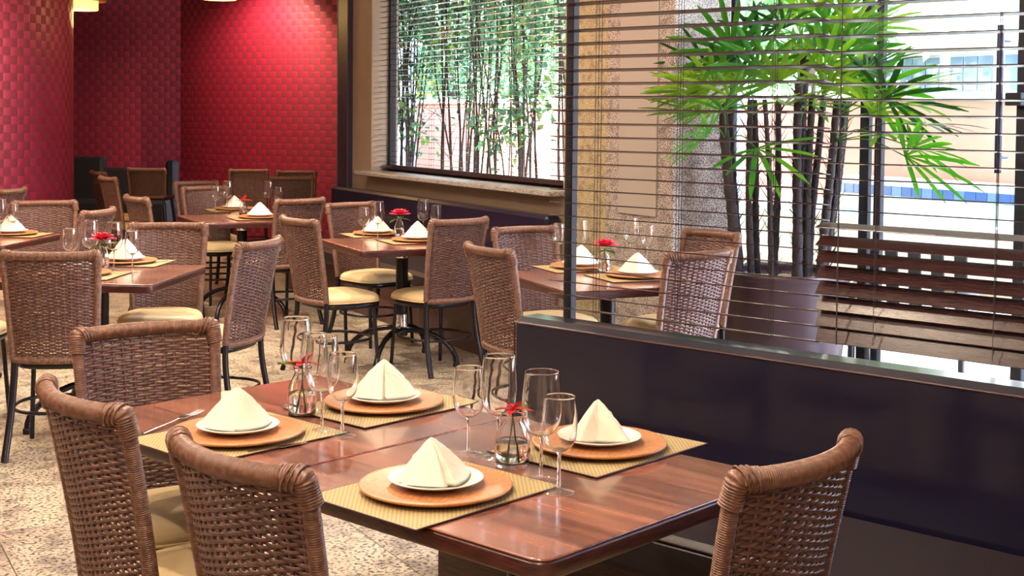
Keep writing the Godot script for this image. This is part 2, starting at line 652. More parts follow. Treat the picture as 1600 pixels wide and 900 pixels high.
func woven_back(t: Node3D, v0: float) -> void:
	var s := Shape.new()
	var rail := PackedVector3Array()
	for k in 13:
		rail.append(back_pt(lerpf(-0.86, 0.86, k / 12.0), 1.0))
	ridged(s, rail, 0.0205, 0.0047)
	obj("top_rail", s, M.cane_wrap, t)
	for sx in [-1.0, 1.0]:
		s = Shape.new()
		var post := PackedVector3Array()
		for k in 12:
			post.append(back_pt(sx, lerpf(v0 + 0.02, 0.955, k / 11.0)))
		ridged(s, post, 0.0165, 0.0047)
		obj("side_post", s, M.cane_wrap, t)
		# the corner: a thicker binding that bends from the rail into the post, with two crossing turns
		s = Shape.new()
		var c0 := back_pt(sx * 0.80, 1.0)
		var c1 := back_pt(sx * 0.97, 1.0) + Vector3(0, 0.002, 0)
		var c2 := back_pt(sx * 1.01, 0.9)
		ridged(s, path([c0, c1.lerp(c0, 0.35), c1, c1.lerp(c2, 0.5), c2], 5), 0.0222, 0.0056, 0.09)
		for e in 3:
			var cc := c0.lerp(c1, 0.25 + 0.3 * e)
			var ring := PackedVector3Array()
			var ax := (c1 - c0).normalized()
			var n1 := Vector3.UP
			var n2 := ax.cross(n1)
			for k in 16:
				var a := TAU * k / 16
				ring.append(cc + n1 * cos(a) * 0.0235 + n2 * sin(a) * 0.0235 + ax * cos(a) * 0.010)
			s.tube(ring, 0.0026, 5, true)
		obj("corner_binding", s, M.cane_wrap, t)
	s = Shape.new()
	var low := PackedVector3Array()
	for k in 13:
		low.append(back_pt(lerpf(-0.98, 0.98, k / 12.0), v0 + 0.012))
	ridged(s, low, 0.0175, 0.0065)
	obj("bottom_rail", s, M.cane_wrap, t)
	# the weave: upright stakes and strands that pass before one and behind the next
	s = Shape.new()
	var nst := 13
	for k in nst:
		var u := lerpf(-0.9, 0.9, k / float(nst - 1))
		var st := PackedVector3Array()
		for j in 9:
			st.append(back_pt(u, lerpf(v0 + 0.02, 0.985, j / 8.0)))
		s.tube(st, 0.0042, 5)
	rng.seed = 5
	var rows := int(57 * (1.0 - v0))
	for r in rows:
		var v := lerpf(v0 + 0.045, 0.95, (r + rng.randf_range(-0.13, 0.13)) / (rows - 1.0))
		var nseg := (nst - 1) * 4 + 4
		var ring := PackedVector3Array()
		var ph := PI if r % 2 else 0.0
		for k in nseg + 1:
			var u := lerpf(-0.985, 0.985, k / float(nseg))
			var p := back_pt(u, v)
			var nrm := Vector3(0.55 * u, -0.17, 1.0).normalized()
			var up := Vector3(0, 1, 0.17).normalized()
			p += nrm * 0.0040 * cos(PI * (u + 0.9) / 1.8 * (nst - 1) + ph)
			for e in 5:
				var a := TAU * e / 5.0
				ring.append(p + nrm * cos(a) * 0.0023 - up * sin(a) * 0.0043)
		s.grid(ring, 5, nseg + 1, true)
	var wp := obj("woven_panel", s, M.cane, t)
	wp.set_meta("kind", "stuff")

func make_barstool() -> Node3D:
	# the tall-seated chair at the very back: a short woven back over a dark seat
	var t := thing("tall_chair", "tall", "chair")
	t.set_meta("called", "tall_chair")
	woven_back(t, 0.36)
	var s := Shape.new()
	s.prism(rounded(0.42, 0.42, 0.06), 0.575, 0.615, 0.012)
	obj("seat", s, M.black_metal, t)
	for sx in [-1.0, 1.0]:
		for sz in [-1.0, 1.0]:
			s = Shape.new()
			s.tube(line(Vector3(sx * 0.17, 0.58, sz * 0.16), Vector3(sx * 0.24, 0, sz * 0.25)), 0.017, 8)
			obj("leg", s, M.black_metal, t)
	return t

func chair(x: float, z: float, fx: float, fz: float, label: String, group := "") -> Node3D:
	# x, z: the middle of the top rail's chord; fx, fz: the way the sitter would face
	var f := Vector2(fx, fz).normalized()
	var turn := atan2(-f.x, -f.y)
	var at := Vector3(x, 0, z) + Vector3(f.x, 0, f.y) * 0.245
	return copy(chair0, at, turn, label, group)

# ------------------------------------------------------------------ tables and what is set on them
var table0: Node3D
func make_table() -> Node3D:
	var t := thing("dining_table", "table", "table")
	t.set_meta("called", "dining_table")
	var s := Shape.new()
	s.prism(rounded(0.815, 0.815, 0.035), 0.708, 0.744, 0.006)
	var core := obj("table_edge", s, M.table_edge, t)
	s = Shape.new()
	var o := rounded(0.811, 0.811, 0.034)
	s.prism(o, 0.7435, 0.750, 0.003)
	for k in s.v.size():
		s.t[k] = Vector2(s.v[k].x / 0.82 + 0.5, s.v[k].z / 0.82 + 0.5)
	obj("tabletop", s, M.table_veneer, t)
	s = Shape.new()
	s.box(Vector3(0, 0.698, 0), Vector3(0.42, 0.02, 0.42), 0.004)
	obj("mounting_plate", s, M.black_metal, t)
	s = Shape.new()
	s.lathe(pv([[0.0, 0.17], [0.038, 0.17], [0.038, 0.69], [0.0, 0.69]]), 28)
	obj("pedestal", s, M.black_metal, t)
	for y in [[0.655, 0.69], [0.225, 0.305]]:
		s = Shape.new()
		s.lathe(pv([[0.038, y[0]], [0.043, y[0] + 0.003], [0.043, y[1] - 0.003], [0.038, y[1]]]), 28)
		obj("chrome_collar", s, M.chrome, t)
	for k in 4:
		var a := PI / 4 + PI / 2 * k
		var d := Vector3(cos(a), 0, sin(a))
		s = Shape.new()
		var arc := PackedVector3Array()
		for j in 13:
			var b := PI / 2 * (1.0 - j / 12.0)
			arc.append(d * (0.03 + 0.34 * cos(b)) + Vector3(0, 0.022 + 0.195 * sin(b), 0))
		s.tube(arc, 0.0165, 10)
		var ft := obj("foot", s, M.gloss_metal, t)
		s = Shape.new()
		s.x = Transform3D(Basis(), d * 0.37)
		s.lathe(pv([[0.0, 0.0], [0.02, 0.0], [0.021, 0.02], [0.017, 0.028], [0.0, 0.028]]), 14)
		obj("foot_pad", s, M.rubber, ft)
	return t

var wine := {}
func make_wine_glass(big: bool) -> Node3D:
	var t := thing("wine_glass", "wine glass", "wine glass")
	t.set_meta("called", "wine_glass")
	var k := 1.0 if big else 0.86
	var y0 := 0.098 if big else 0.088          # where the bowl begins
	var hb := 0.144 if big else 0.119
	var r := 0.0425 if big else 0.0375
	var s := Shape.new()
	var outer := [[0.0045, 0.0], [0.018, 0.005], [0.032, 0.017], [0.0402, 0.035], [0.0435, 0.058], [0.0425, 0.088], [0.0396, 0.12], [0.0372, 0.144]]
	var p := []
	for q in outer:
		p.append([q[0] / 0.0425 * r, y0 + q[1] / 0.144 * hb])
	var po := smooth(p, 4)
	var both := po.duplicate()
	# over the rim and down the inside
	for j in range(po.size() - 1, 3, -1):
		both.append(Vector2(maxf(po[j].x - 0.0011, 0.0), po[j].y + (0.0006 if j == po.size() - 1 else 0.0004)))
	both.append(Vector2(0.0, po[3].y + 0.001))
	s.lathe(both, 36)
	obj("bowl", s, M.solid_glass, t)
	s = Shape.new()
	var rim := PackedVector3Array()
	for j in 36:
		rim.append(Vector3(cos(TAU * j / 36) * (po[po.size() - 1].x - 0.0005), po[po.size() - 1].y, sin(TAU * j / 36) * (po[po.size() - 1].x - 0.0005)))
	s.tube(rim, 0.0009, 6, true)
	obj("rim", s, M.solid_glass, t)
	s = Shape.new()
	s.lathe(smooth([[0.0, 0.011], [0.0042, 0.013], [0.0037, 0.03], [0.0036, 0.06], [0.0042, y0 - 0.006], [0.007, y0 + 0.001], [0.0, y0 + 0.004]], 3), 16)
	obj("stem", s, M.solid_glass, t)
	s = Shape.new()
	var fr := 0.037 * k + 0.002
	s.lathe(pv([[0.0, 0.0], [fr * 0.8, 0.0], [fr, 0.0012], [fr, 0.0022], [fr * 0.7, 0.0042], [fr * 0.35, 0.0075], [0.006, 0.0115], [0.0, 0.0125]]), 36)
	obj("foot", s, M.wine_glass, t)
	return t

var plate0: Node3D
var charger0: Node3D
var mat0: Node3D
var napkin_kinds := []

func make_setting_pieces() -> void:
	var s := Shape.new()
	var cx := PackedVector3Array()
	for j in 2:
		pass
	s.box(Vector3(0, 0.0012, 0), Vector3(0.43, 0.0024, 0.33), 0.0008)
	for k in s.v.size():
		s.t[k] = Vector2(s.v[k].x, s.v[k].z) * 0.55
	mat0 = thing("placemat", "woven placemat", "placemat")
	mat0.set_meta("called", "placemat")
	obj("weave", s, M.mat_weave, mat0)
	s = Shape.new()
	for e in [-1.0, 1.0]:
		s.box(Vector3(0, 0.0014, e * 0.1655), Vector3(0.434, 0.0029, 0.004), 0.0008)
		s.box(Vector3(e * 0.2155, 0.0014, 0), Vector3(0.004, 0.0029, 0.33), 0.0008)
	obj("bound_edge", s, M.table_edge, mat0)
	s = Shape.new()
	s.lathe(pv([[0.0, 0.0], [0.1, 0.0], [0.11, 0.002], [0.155, 0.009], [0.162, 0.012], [0.1632, 0.0155], [0.161, 0.018], [0.155, 0.0172], [0.12, 0.0125], [0.0, 0.012]]), 56)
	charger0 = thing("charger_plate", "wooden charger", "charger plate")
	charger0.set_meta("called", "charger_plate")
	obj("wooden_disc", s, M.charger_wood, charger0)
	s = Shape.new()
	s.lathe(pv([[0.0, 0.0], [0.055, 0.0], [0.058, 0.003], [0.088, 0.0115], [0.1005, 0.0165], [0.1015, 0.0185], [0.0995, 0.0195], [0.085, 0.0145], [0.06, 0.0065], [0.0, 0.0055]]), 56)
	plate0 = thing("side_plate", "white plate", "plate")
	plate0.set_meta("called", "side_plate")
	obj("china_disc", s, M.china, plate0)
	for kind in 4:
		napkin_kinds.append(make_napkin(kind))

func make_napkin(kind: int) -> Node3D:
	# a stiff linen square folded to a standing pyramid: crease to the front (+z), wings to the sides
	var t := thing("folded_napkin", "napkin", "napkin")
	t.set_meta("called", "folded_napkin")
	var f := noise(FastNoiseLite.TYPE_SIMPLEX, 9.0, 300 + kind, 2)
	var foot: Array = [
		[[0.098, -0.012], [0.055, 0.045], [0.012, 0.078], [-0.004, 0.066], [-0.02, 0.074], [-0.06, 0.04], [-0.094, -0.014], [-0.05, -0.05], [0.05, -0.05]],
		[[0.096, -0.02], [0.06, 0.04], [0.0, 0.07], [-0.06, 0.04], [-0.098, -0.016], [-0.05, -0.05], [0.05, -0.052]],
		[[0.098, 0.0], [0.06, 0.03], [0.034, 0.05], [0.012, 0.088], [-0.016, 0.088], [-0.03, 0.052], [-0.07, 0.016], [-0.088, -0.02], [-0.04, -0.055], [0.05, -0.05]],
		[[0.1, -0.01], [0.07, 0.035], [0.006, 0.058], [0.0, 0.045], [-0.012, 0.06], [-0.066, 0.03], [-0.1, -0.014], [-0.05, -0.052], [0.05, -0.052]]][kind]
	var loop := PackedVector2Array()
	var n: int = foot.size()
	for k in n:
		var p0 := Vector2(foot[(k - 1 + n) % n][0], foot[(k - 1 + n) % n][1])
		var p1 := Vector2(foot[k][0], foot[k][1])
		var p2 := Vector2(foot[(k + 1) % n][0], foot[(k + 1) % n][1])
		var p3 := Vector2(foot[(k + 2) % n][0], foot[(k + 2) % n][1])
		for e in 6:
			loop.append(p1.cubic_interpolate(p2, p0 * 0.5 + p1 * 0.5, p3 * 0.5 + p2 * 0.5, e / 6.0) * 0.96)
	var tip := [Vector3(-0.008, 0.088, -0.006), Vector3(0, 0.095, -0.004), Vector3(0.0, 0.091, 0.006), Vector3(0, 0.100, -0.004)]
	var s := Shape.new()
	var pts := PackedVector3Array()
	var rows := 17
	for q in loop:
		pts.append(Vector3(0, 0.0, 0))
	for j in rows - 1:
		var a := 1.0 - j / float(rows - 2)          # one at the base, nought at the tip
		for q in loop:
			var b := pow(a, 0.93) * 0.97 + 0.03
			var belly := 0.10 * sin(PI * a)
			var p := Vector3(q.x * (b + belly * 0.35), 0, q.y * (b + belly * 0.25))
			p += Vector3(tip[kind].x, 0, tip[kind].z) * (1.0 - a)
			var wob := f.get_noise_3d(q.x * 8 + kind, a * 1.4, q.y * 8) * 0.004 * sin(PI * minf(a + 0.1, 1.0))
			p += Vector3(q.x, 0, q.y).normalized() * wob
			var hem := 0.0015 * exp(-pow((q.x + 0.02) / 0.05, 2)) * maxf(0, q.y) / 0.08 * a
			p.y = tip[kind].y * (1.0 - a) + hem
			pts.append(p)
	s.grid(pts, loop.size(), rows, true)
	obj("linen_cone", s, M.napkin_linen, t)
	# the outer flap, a second layer of cloth lying a little proud of one side
	s = Shape.new()
	var fl := PackedVector3Array()
	var a0: int = [20, 14, 26, 20][kind]
	var na := 15
	var rowsf := 10
	for layer in 2:
		for j in rowsf:
			var jj := rowsf - 1 - j if layer == 0 else j
			var a := lerpf(1.0, 0.08, jj / float(rowsf - 1))
			for k in na:
				var q := loop[(a0 + k) % loop.size()]
				var b := pow(a, 0.93) * 0.97 + 0.03
				var p := Vector3(q.x, 0, q.y) * (b + 0.10 * sin(PI * a) * 0.3)
				var lift := (0.0035 if layer == 0 else 0.0005) * sin(PI * clampf(k / float(na - 1) * 0.9 + 0.1, 0, 1))
				p += Vector3(tip[kind].x, 0, tip[kind].z) * (1.0 - a) + Vector3(q.x, 0.2, q.y).normalized() * lift
				p.y += tip[kind].y * (1.0 - a)
				fl.append(p)
	s.grid(fl, na, rowsf * 2)
	obj("folded_flap", s, M.napkin_linen, t)
	return t

func setting(p: Vector3, turn: float, kind: int, nturn: float, where: String, group: String, offset := Vector3.ZERO) -> void:
	var up := Vector3.UP
	copy(mat0, p + offset, turn, "woven straw placemat %s" % where, "woven placemats")
	copy(charger0, p + up * 0.0026, turn + 0.3, "round orange wood charger %s" % where, "wooden charger plates")
	copy(plate0, p + up * 0.0148, 0.0, "small white plate %s" % where, "white side plates")
	copy(napkin_kinds[kind], p + up * 0.0275, nturn, "cream pyramid napkin %s" % where, "folded cream napkins")

func wine_glass(p: Vector3, big: bool, where: String) -> void:
	copy(wine[big], p, 0.0, "%s clear stemmed wine glass %s" % ["large" if big else "small", where], "wine glasses on the tables")

func flower_head(s: Shape, at: Vector3, kind: String, big := 1.0) -> void:
	rng.seed = hash(kind)
	if kind == "spiky":
		for k in 7:
			var a := TAU * k / 7 + 0.3
			var d := Vector3(cos(a), 0.15 + 1.3 * rng.randf() * (k % 2), sin(a)).normalized()
			var side := d.cross(Vector3.UP).normalized()
			var pts := PackedVector3Array()
			for j in 7:
				var l := j / 6.0
				var c := at + d * l * 0.048 * big - Vector3(0, 0.012 * l * l, 0)
				var w := 0.0085 * big * sin(PI * (0.12 + 0.86 * l))
				pts.append_array(PackedVector3Array([c - side * w, c + Vector3(0, -0.003, 0), c + side * w]))
			s.grid(pts, 3, 7)
	else:
		for ring in 4:
			var n := 5 + ring * 2
			for k in n:
				var a := TAU * (k + 0.5 * ring) / n
				var tilt := 1.25 - ring * 0.36
				var d := Vector3(cos(a) * cos(tilt), sin(tilt), sin(a) * cos(tilt))
				var side := Vector3(-sin(a), 0, cos(a))
				var pts := PackedVector3Array()
				for j in 5:
					var l := j / 4.0
					var c := at + d * big * (0.006 + l * (0.020 + 0.004 * ring)) + Vector3(cos(a), 0, sin(a)) * 0.006 * big * l * l
					var w := 0.011 * big * sin(PI * (0.15 + 0.7 * l))
					var cup := d.cross(side) * 0.003
					pts.append_array(PackedVector3Array([c - side * w, c - cup, c + side * w]))
				s.grid(pts, 3, 5)

func bud_vase(p: Vector3, turn: float, kind: String, petal: Material, label: String, flabel: String, hgt := 0.115, wide := 1.0) -> void:
	var t := thing("bud_vase", label, "vase", p, turn, "bud vases on the tables")
	var k := hgt / 0.115
	var s := Shape.new()
	s.lathe(smooth([[0.0, 0.0], [0.027, 0.0], [0.0305, 0.004], [0.0325, 0.03 * k], [0.033, 0.05 * k], [0.029, 0.075 * k], [0.0185, 0.098 * k], [0.017, 0.106 * k], [0.0205, 0.115 * k], [0.0192, 0.1155 * k], [0.0156, 0.106 * k], [0.017, 0.097 * k], [0.0272, 0.075 * k], [0.0312, 0.05 * k], [0.0305, 0.03 * k], [0.028, 0.009], [0.0, 0.007]], 3), 32)
	var girth := Transform3D(Basis.from_scale(Vector3(wide, 1, wide)), Vector3.ZERO)
	obj("glass_body", s, M.solid_glass, t, girth)
	s = Shape.new()
	s.lathe(pv([[0.0, 0.0075], [0.0272, 0.0095], [0.0299, 0.03 * k], [0.0306, 0.05 * k], [0.0304, 0.056 * k], [0.0, 0.056 * k]]), 32)
	obj("vase_water", s, M.water, t, girth)
	var f := thing("cut_flower", flabel, "flower", p, turn, "cut flowers in the bud vases")
	s = Shape.new()
	s.tube(path([Vector3(-0.012, 0.012, 0.004), Vector3(-0.003, 0.08 * k, 0), Vector3(0.002, hgt + 0.012, 0.002)], 4), 0.0019, 6)
	obj("stem", s, M.stem_green, f)
	s = Shape.new()
	s.tube(path([Vector3(0.013, 0.012, -0.006), Vector3(0.004, 0.08 * k, 0.002), Vector3(-0.002, hgt + 0.006, 0)], 4), 0.0017, 6)
	obj("stem", s, M.stem_green, f)
	s = Shape.new()
	flower_head(s, Vector3(0.002, hgt + (0.012 if kind == "spiky" else 0.02), 0.002), kind, 1.6 if petal != M.petal_red else 1.0)
	obj("petals", s, petal, f)
	# one broad leaf that leans out over the lip
	for lf in ([[0.9, 0.062, 0.4]] if kind == "spiky" else [[0.5, 0.075, 0.25], [2.7, 0.06, -0.1], [-1.3, 0.065, 0.1]]):
		s = Shape.new()
		var pts := PackedVector3Array()
		var d := Vector3(cos(lf[0]), lf[2], -sin(lf[0])).normalized()
		var sd := Vector3(sin(lf[0]), 0, cos(lf[0]))
		for j in 9:
			var l := j / 8.0
			var c: Vector3 = Vector3(0, hgt - 0.004, 0) + d * lf[1] * l * 1.15 - Vector3(0, 0.018 * l * l, 0)
			var w: float = lf[1] * 0.30 * sin(PI * (0.05 + 0.93 * l))
			for e in [-1.0, -0.5, 0.0, 0.5, 1.0]:
				pts.append(c + sd * w * e + Vector3(0, 0.006 * absf(e), 0))
		s.grid(pts, 5, 9)
		obj("leaf", s, M.leaf_green, f)

func cutlery(p: Vector3, q: Vector3, fork: bool, label: String) -> void:
	var d := q - p
	var l := Vector2(d.x, d.z).length()
	var t := thing("fork" if fork else "knife", label, "fork" if fork else "knife", p, atan2(-d.z, d.x))
	var s := Shape.new()
	var pts := PackedVector3Array()
	var neck := 0.62 if fork else 0.52
	for j in 15:
		var a := j / 14.0 * neck
		var w := 0.0055 - 0.0032 * (a / neck)
		var y := 0.0022 + (0.004 * a / neck if fork else 0.0)
		for e in [[-1.0, 0.0], [-0.6, 0.0014], [0.6, 0.0014], [1.0, 0.0], [0.6, -0.0012], [-0.6, -0.0012]]:
			pts.append(Vector3(a * l, y + e[1], -e[0] * w))
	s.grid(pts, 6, 15, true)
	obj("handle", s, M.steel, t)
	s = Shape.new()
	if fork:
		s.box(Vector3(l * 0.69, 0.0062, 0), Vector3(l * 0.14, 0.002, 0.021), 0.0009)
		for e in 4:
			var z := (e - 1.5) * 0.0062
			s.tube(path([Vector3(l * 0.75, 0.0062, z), Vector3(l * 0.88, 0.004, z), Vector3(l, 0.0078, z)], 3), 0.0013, 6)
		obj("tines", s, M.steel, t)
	else:
		var b := PackedVector2Array()
		for j in 9:
			b.append(Vector2(l * (0.5 + 0.5 * j / 8.0), 0.009 * (1.0 - pow(j / 8.0, 3.0)) + 0.001))
		b.append(Vector2(l, -0.004))
		b.append(Vector2(l * 0.5, -0.006))
		s.prism(b, 0.0012, 0.0028, 0.0004)
		obj("blade", s, M.steel, t)

func table(c: Vector3, turn: float, label: String) -> Node3D:
	return copy(table0, c, turn, label, "square restaurant tables")

# ------------------------------------------------------------------ room
const WALL_AT := Vector3(0.336, 0, -8.726)     # the window wall's frame: x along the wall towards the camera, z into the room
const WALL_TURN := -1.0690
const SEAT_AT := Vector3(0.0054, 0, -4.5482)   # the banquette's frame: x along it, z out from its back
const SEAT_TURN := -0.7330

func frame(o: Vector3, turn: float) -> Transform3D:
	return Transform3D(Basis(Vector3.UP, turn), o)

func downlight(p: Vector3, energy: float, col: Color, spread := 0.0, aim := Vector3.DOWN) -> void:
	var t := thing("ceiling_downlight", "small round recessed ceiling downlight", "ceiling light", p, 0.0, "recessed downlights overhead")
	var s := Shape.new()
	s.lathe(pv([[0.05, 0.0], [0.065, -0.004], [0.068, 0.0], [0.05, 0.002]]), 24)
	obj("trim_ring", s, M.chrome, t)
	s = Shape.new()
	s.lathe(pv([[0.0, -0.001], [0.05, -0.001], [0.05, 0.003], [0.0, 0.003]]), 20)
	obj("lens", s, M.downlight_glow, t)
	var l: Light3D
	if spread > 0.0:
		var sp := SpotLight3D.new()
		sp.spot_angle = spread
		sp.spot_angle_attenuation = 0.8
		sp.spot_range = 30.0
		sp.spot_attenuation = 2.0
		l = sp
	else:
		var om := OmniLight3D.new()
		om.omni_range = 30.0
		om.omni_attenuation = 2.0
		l = om
	l.name = "downlight_lamp"
	l.light_color = col
	l.light_energy = energy
	l.light_size = 0.06
	l.shadow_enabled = true
	t.add_child(l, true)
	l.position = Vector3(0, -0.06, 0)
	if spread > 0.0:
		var z := -aim.normalized()
		var xx := (Vector3.RIGHT if absf(z.x) < 0.9 else Vector3.FORWARD).cross(z).normalized()
		l.basis = Basis(xx, z.cross(xx), z)

func blind(called: String, label: String, fr: Transform3D, x0: float, x1: float, z: float, h0: float, h1: float, pitch: float, tilt: Callable, cords: Array, m: Material, deep := 0.05, thick := 0.003) -> Node3D:
	var t := thing(called, label, "window blind", fr.origin, fr.basis.get_euler().y)
	var s := Shape.new()
	s.box(Vector3.ZERO, Vector3(x1 - x0, thick, deep), 0.0012)
	var slat := s.mesh()
	var h := h0
	var k := 0
	while h < h1:
		var at := Transform3D(Basis(Vector3.RIGHT, -tilt.call(k)), Vector3((x0 + x1) / 2, h, z))
		obj("slat", slat, m, t, at)
		h += pitch
		k += 1
	for c in cords:
		s = Shape.new()
		for dz in [-deep * 0.52, 0.0, deep * 0.52]:
			s.tube(line(Vector3(c + dz * 0.3, h0 - 0.01, z + dz), Vector3(c + dz * 0.3, h1, z + dz)), 0.0011, 5)
		var hh := h0
		var kk := 0
		while hh < h1:
			var a: float = tilt.call(kk)
			s.tube(line(Vector3(c - 0.01, hh - 0.004 - sin(a) * deep * -0.5, z - deep * 0.5 * cos(a)), Vector3(c + 0.01, hh - 0.004 + sin(a) * deep * -0.5 * -1.0, z + deep * 0.5 * cos(a))), 0.0009, 4)
			hh += pitch
			kk += 1
		obj("ladder_cord", s, M.cord, t)
	s = Shape.new()
	s.box(Vector3((x0 + x1) / 2, h1 + 0.03, z), Vector3(x1 - x0, 0.06, 0.06), 0.003)
	obj("head_rail", s, m, t)
	return t

func build_room() -> void:
	var w := frame(WALL_AT, WALL_TURN)
	# floor: a bed of grout and separate granite tiles laid square to the window wall
	var s := Shape.new()
	s.poly(PackedVector3Array([Vector3(-7.6, -0.016, 3.1), Vector3(4.45, -0.016, 3.1), Vector3(4.45, -0.016, -3.6), (w * Vector3(6.5, -0.016, -1.03)), (w * Vector3(0.2, -0.016, -1.03)), (w * Vector3(-4.2, -0.016, -0.3)), Vector3(-1.0, -0.016, -18.2), Vector3(-7.6, -0.016, -18.2)]), Vector3.UP)
	var fl := struct("floor", s, M.grout, "speckled beige granite tile floor under the restaurant tables")
	var tm := Shape.new()
	tm.box(Vector3.ZERO, Vector3(0.597, 0.016, 0.597), 0.0015)
	var tile := tm.mesh()
	var rest := Shape.new()
	var ix := w.affine_inverse()
	rng.seed = 12
	for a in range(-14, 22):
		for b in range(0, 24):
			var lp := Vector3(a * 0.6 + 0.2, -0.008, b * 0.6 - 0.7)
			var p := w * lp
			if p.x < -7.2 or p.z > 2.8 or p.x > 4.0 or p.z < -17.5 or (lp.x < 0.4 and lp.z < 0.3):
				continue
			var seen: bool = p.z < -3.4 and p.z > -10.4 and absf(p.x) < 0.42 * -p.z + 0.3 and p.x < 1.2
			if seen:
				obj("tile", tile, M["floor_granite_%d" % rng.randi_range(0, 2)], fl, Transform3D(w.basis, p))
			else:
				rest.x = Transform3D(w.basis, p)
				rest.box(Vector3.ZERO, Vector3(0.597, 0.016, 0.597))
	var ro := obj("tiles_beyond", rest, M.floor_granite_0, fl)
	ro.set_meta("kind", "stuff")
	# ceiling
	s = Shape.new()
	s.box(Vector3(-1.5, 3.3, -7.5), Vector3(12.6, 0.2, 21.6))
	struct("ceiling", s, M.ceiling_white)
	# the walls that the photograph does not show, closing the room
	s = Shape.new()
	s.box(Vector3(-7.6, 1.6, -7.5), Vector3(0.2, 3.2, 21.4))
	struct("wall_left", s, M.wall_warm)
	s = Shape.new()
	s.box(Vector3(-1.6, 1.6, 3.1), Vector3(12.2, 3.2, 0.2))
	struct("wall_rear", s, M.wall_warm)
	s = Shape.new()
	s.box(Vector3(4.45, 1.6, -0.25), Vector3(0.2, 3.2, 6.9))
	struct("wall_right", s, M.wall_warm)
	# dark recessed wall at the back
	s = Shape.new()
	var rp := PackedVector3Array()
	for j in 2:
		for k in 2:
			rp.append(Vector3([-7.5, -3.4][1 - k], 3.2 * j, -17.45))
	s.grid(rp, 2, 2, false, 4.1 / 0.15, 3.2 / 0.15)
	s.box(Vector3(-5.45, 1.6, -17.55), Vector3(4.2, 3.2, 0.16))
	struct("wall_recess", s, M.red_quilt, "shadowed red quilted back wall between the two lit red walls")
	# the lit red wall, gently bowed towards the room
	s = Shape.new()
	quilt_arc(s, Vector2(-4.06, -16.45), Vector2(-1.55, -15.15), 0.24)
	struct("wall_back", s, M.red_quilt, "lit red quilted wall behind the rear tables beside the window")
	# the round red column at the left
	s = Shape.new()
	var cp := PackedVector3Array()
	for j in 2:
		for k in 73:
			var an := TAU * k / 72
			cp.append(Vector3(-5.76 + 1.6 * cos(an), 3.2 * j, -12.5 + 1.6 * sin(an)))
	s.grid(cp, 73, 2, false, TAU * 1.6 / 0.15, 3.2 / 0.15)
	struct("pillar_left", s, M.red_quilt, "big round red quilted column at the left of the room")
	# window wall
	s = Shape.new()
	s.x = Transform3D()
	s.box(Vector3(-1.92, 0.515, -0.125), Vector3(3.84, 1.03, 0.25))
	s.box(Vector3(-3.53, 1.6, -0.125), Vector3(0.62, 3.2, 0.25), 0.006)
	s.box(Vector3(-1.62, 2.95, -0.125), Vector3(3.24, 0.5, 0.25))
	struct("wall_window", s, M.beige_paint, "beige wall around the far blind window above the dark bench", w)
	s = Shape.new()
	s.box(Vector3(-1.61, 1.045, -0.06), Vector3(3.3, 0.035, 0.40), 0.006)
	struct("trim_sill", s, M.grey_granite, "speckled granite sill under the far blind window", w)
	s = Shape.new()
	s.box(Vector3(-3.775, 1.6, -0.1), Vector3(0.26, 3.2, 0.30), 0.008)
	struct("trim_corner", s, M.plum_paint, "dark plum post between the red wall and the window frame", w)
	s = Shape.new()
	s.box(Vector3(0, 1.6, 0), Vector3(0.12, 3.2, 3.4))
	struct("wall_passage", s, M.plum_paint, "", Transform3D(Basis(Vector3.UP, 0.095), Vector3(-1.68, 0, -13.8)))
	# the far window: frame, pane
	s = Shape.new()
	for e in [-3.215, -0.125]:
		s.box(Vector3(e, 1.9, -0.19), Vector3(0.05, 1.68, 0.06), 0.004)
	for e in [1.085, 2.68]:
		s.box(Vector3(-1.67, e, -0.19), Vector3(3.14, 0.05, 0.06), 0.004)
	var wf := obj("window_1", s, M.frame_dark, null, w)
	tag(wf, "far window with its blind lowered, shrubs outside", "window", "", "structure")
	s = Shape.new()
	s.poly(PackedVector3Array([Vector3(-3.19, 1.11, -0.19), Vector3(-0.15, 1.11, -0.19), Vector3(-0.15, 2.655, -0.19), Vector3(-3.19, 2.655, -0.19)]), Vector3.BACK)
	obj("pane", s, M.window_glass, wf)
	# the stone pier between the window and the glass wall
	s = Shape.new()
	s.box(Vector3(0.86, 1.6, -0.2), Vector3(0.706, 3.2, 0.40), 0.006)
	var pier := struct("pillar_stone", s, M.grey_granite, "grey granite pier between the far window and the palm", w)
	s = Shape.new()
	s.box(Vector3(0.86, 2.08, 0.004), Vector3(0.40, 2.23, 0.014), 0.003)
	obj("panel", s, M.panel_beige, pier)
	s = Shape.new()
	s.box(Vector3(0.224, 1.6, -0.18), Vector3(0.566, 3.2, 0.3), 0.006)
	struct("trim_stone", s, M.gold_granite, "golden granite strip at the edge of the stone pier", w)
	s = Shape.new()
	s.box(Vector3(0.28, 1.6, -0.74), Vector3(0.22, 3.2, 0.82))
	struct("wall_return", s, M.grey_render, "", w)
	# glass wall in modules
	s = Shape.new()
	s.box(Vector3(3.4, 0.03, -1.01), Vector3(6.2, 0.06, 0.08), 0.004)
	s.box(Vector3(3.4, 3.14, -1.01), Vector3(6.2, 0.12, 0.08), 0.004)
	var gw := obj("window_2", s, M.frame_dark, null, w)
	tag(gw, "tall glass wall behind the palm looking onto the pool", "window", "", "structure")
	for e in [[0.461, 0.05], [1.69, 0.072], [1.80, 0.055], [2.80, 0.07], [4.05, 0.06], [5.25, 0.06], [6.45, 0.06]]:
		s = Shape.new()
		s.box(Vector3(e[0], 1.57, -1.01), Vector3(e[1], 3.02, 0.035), 0.004)
		obj("mullion", s, M.frame_dark, gw)
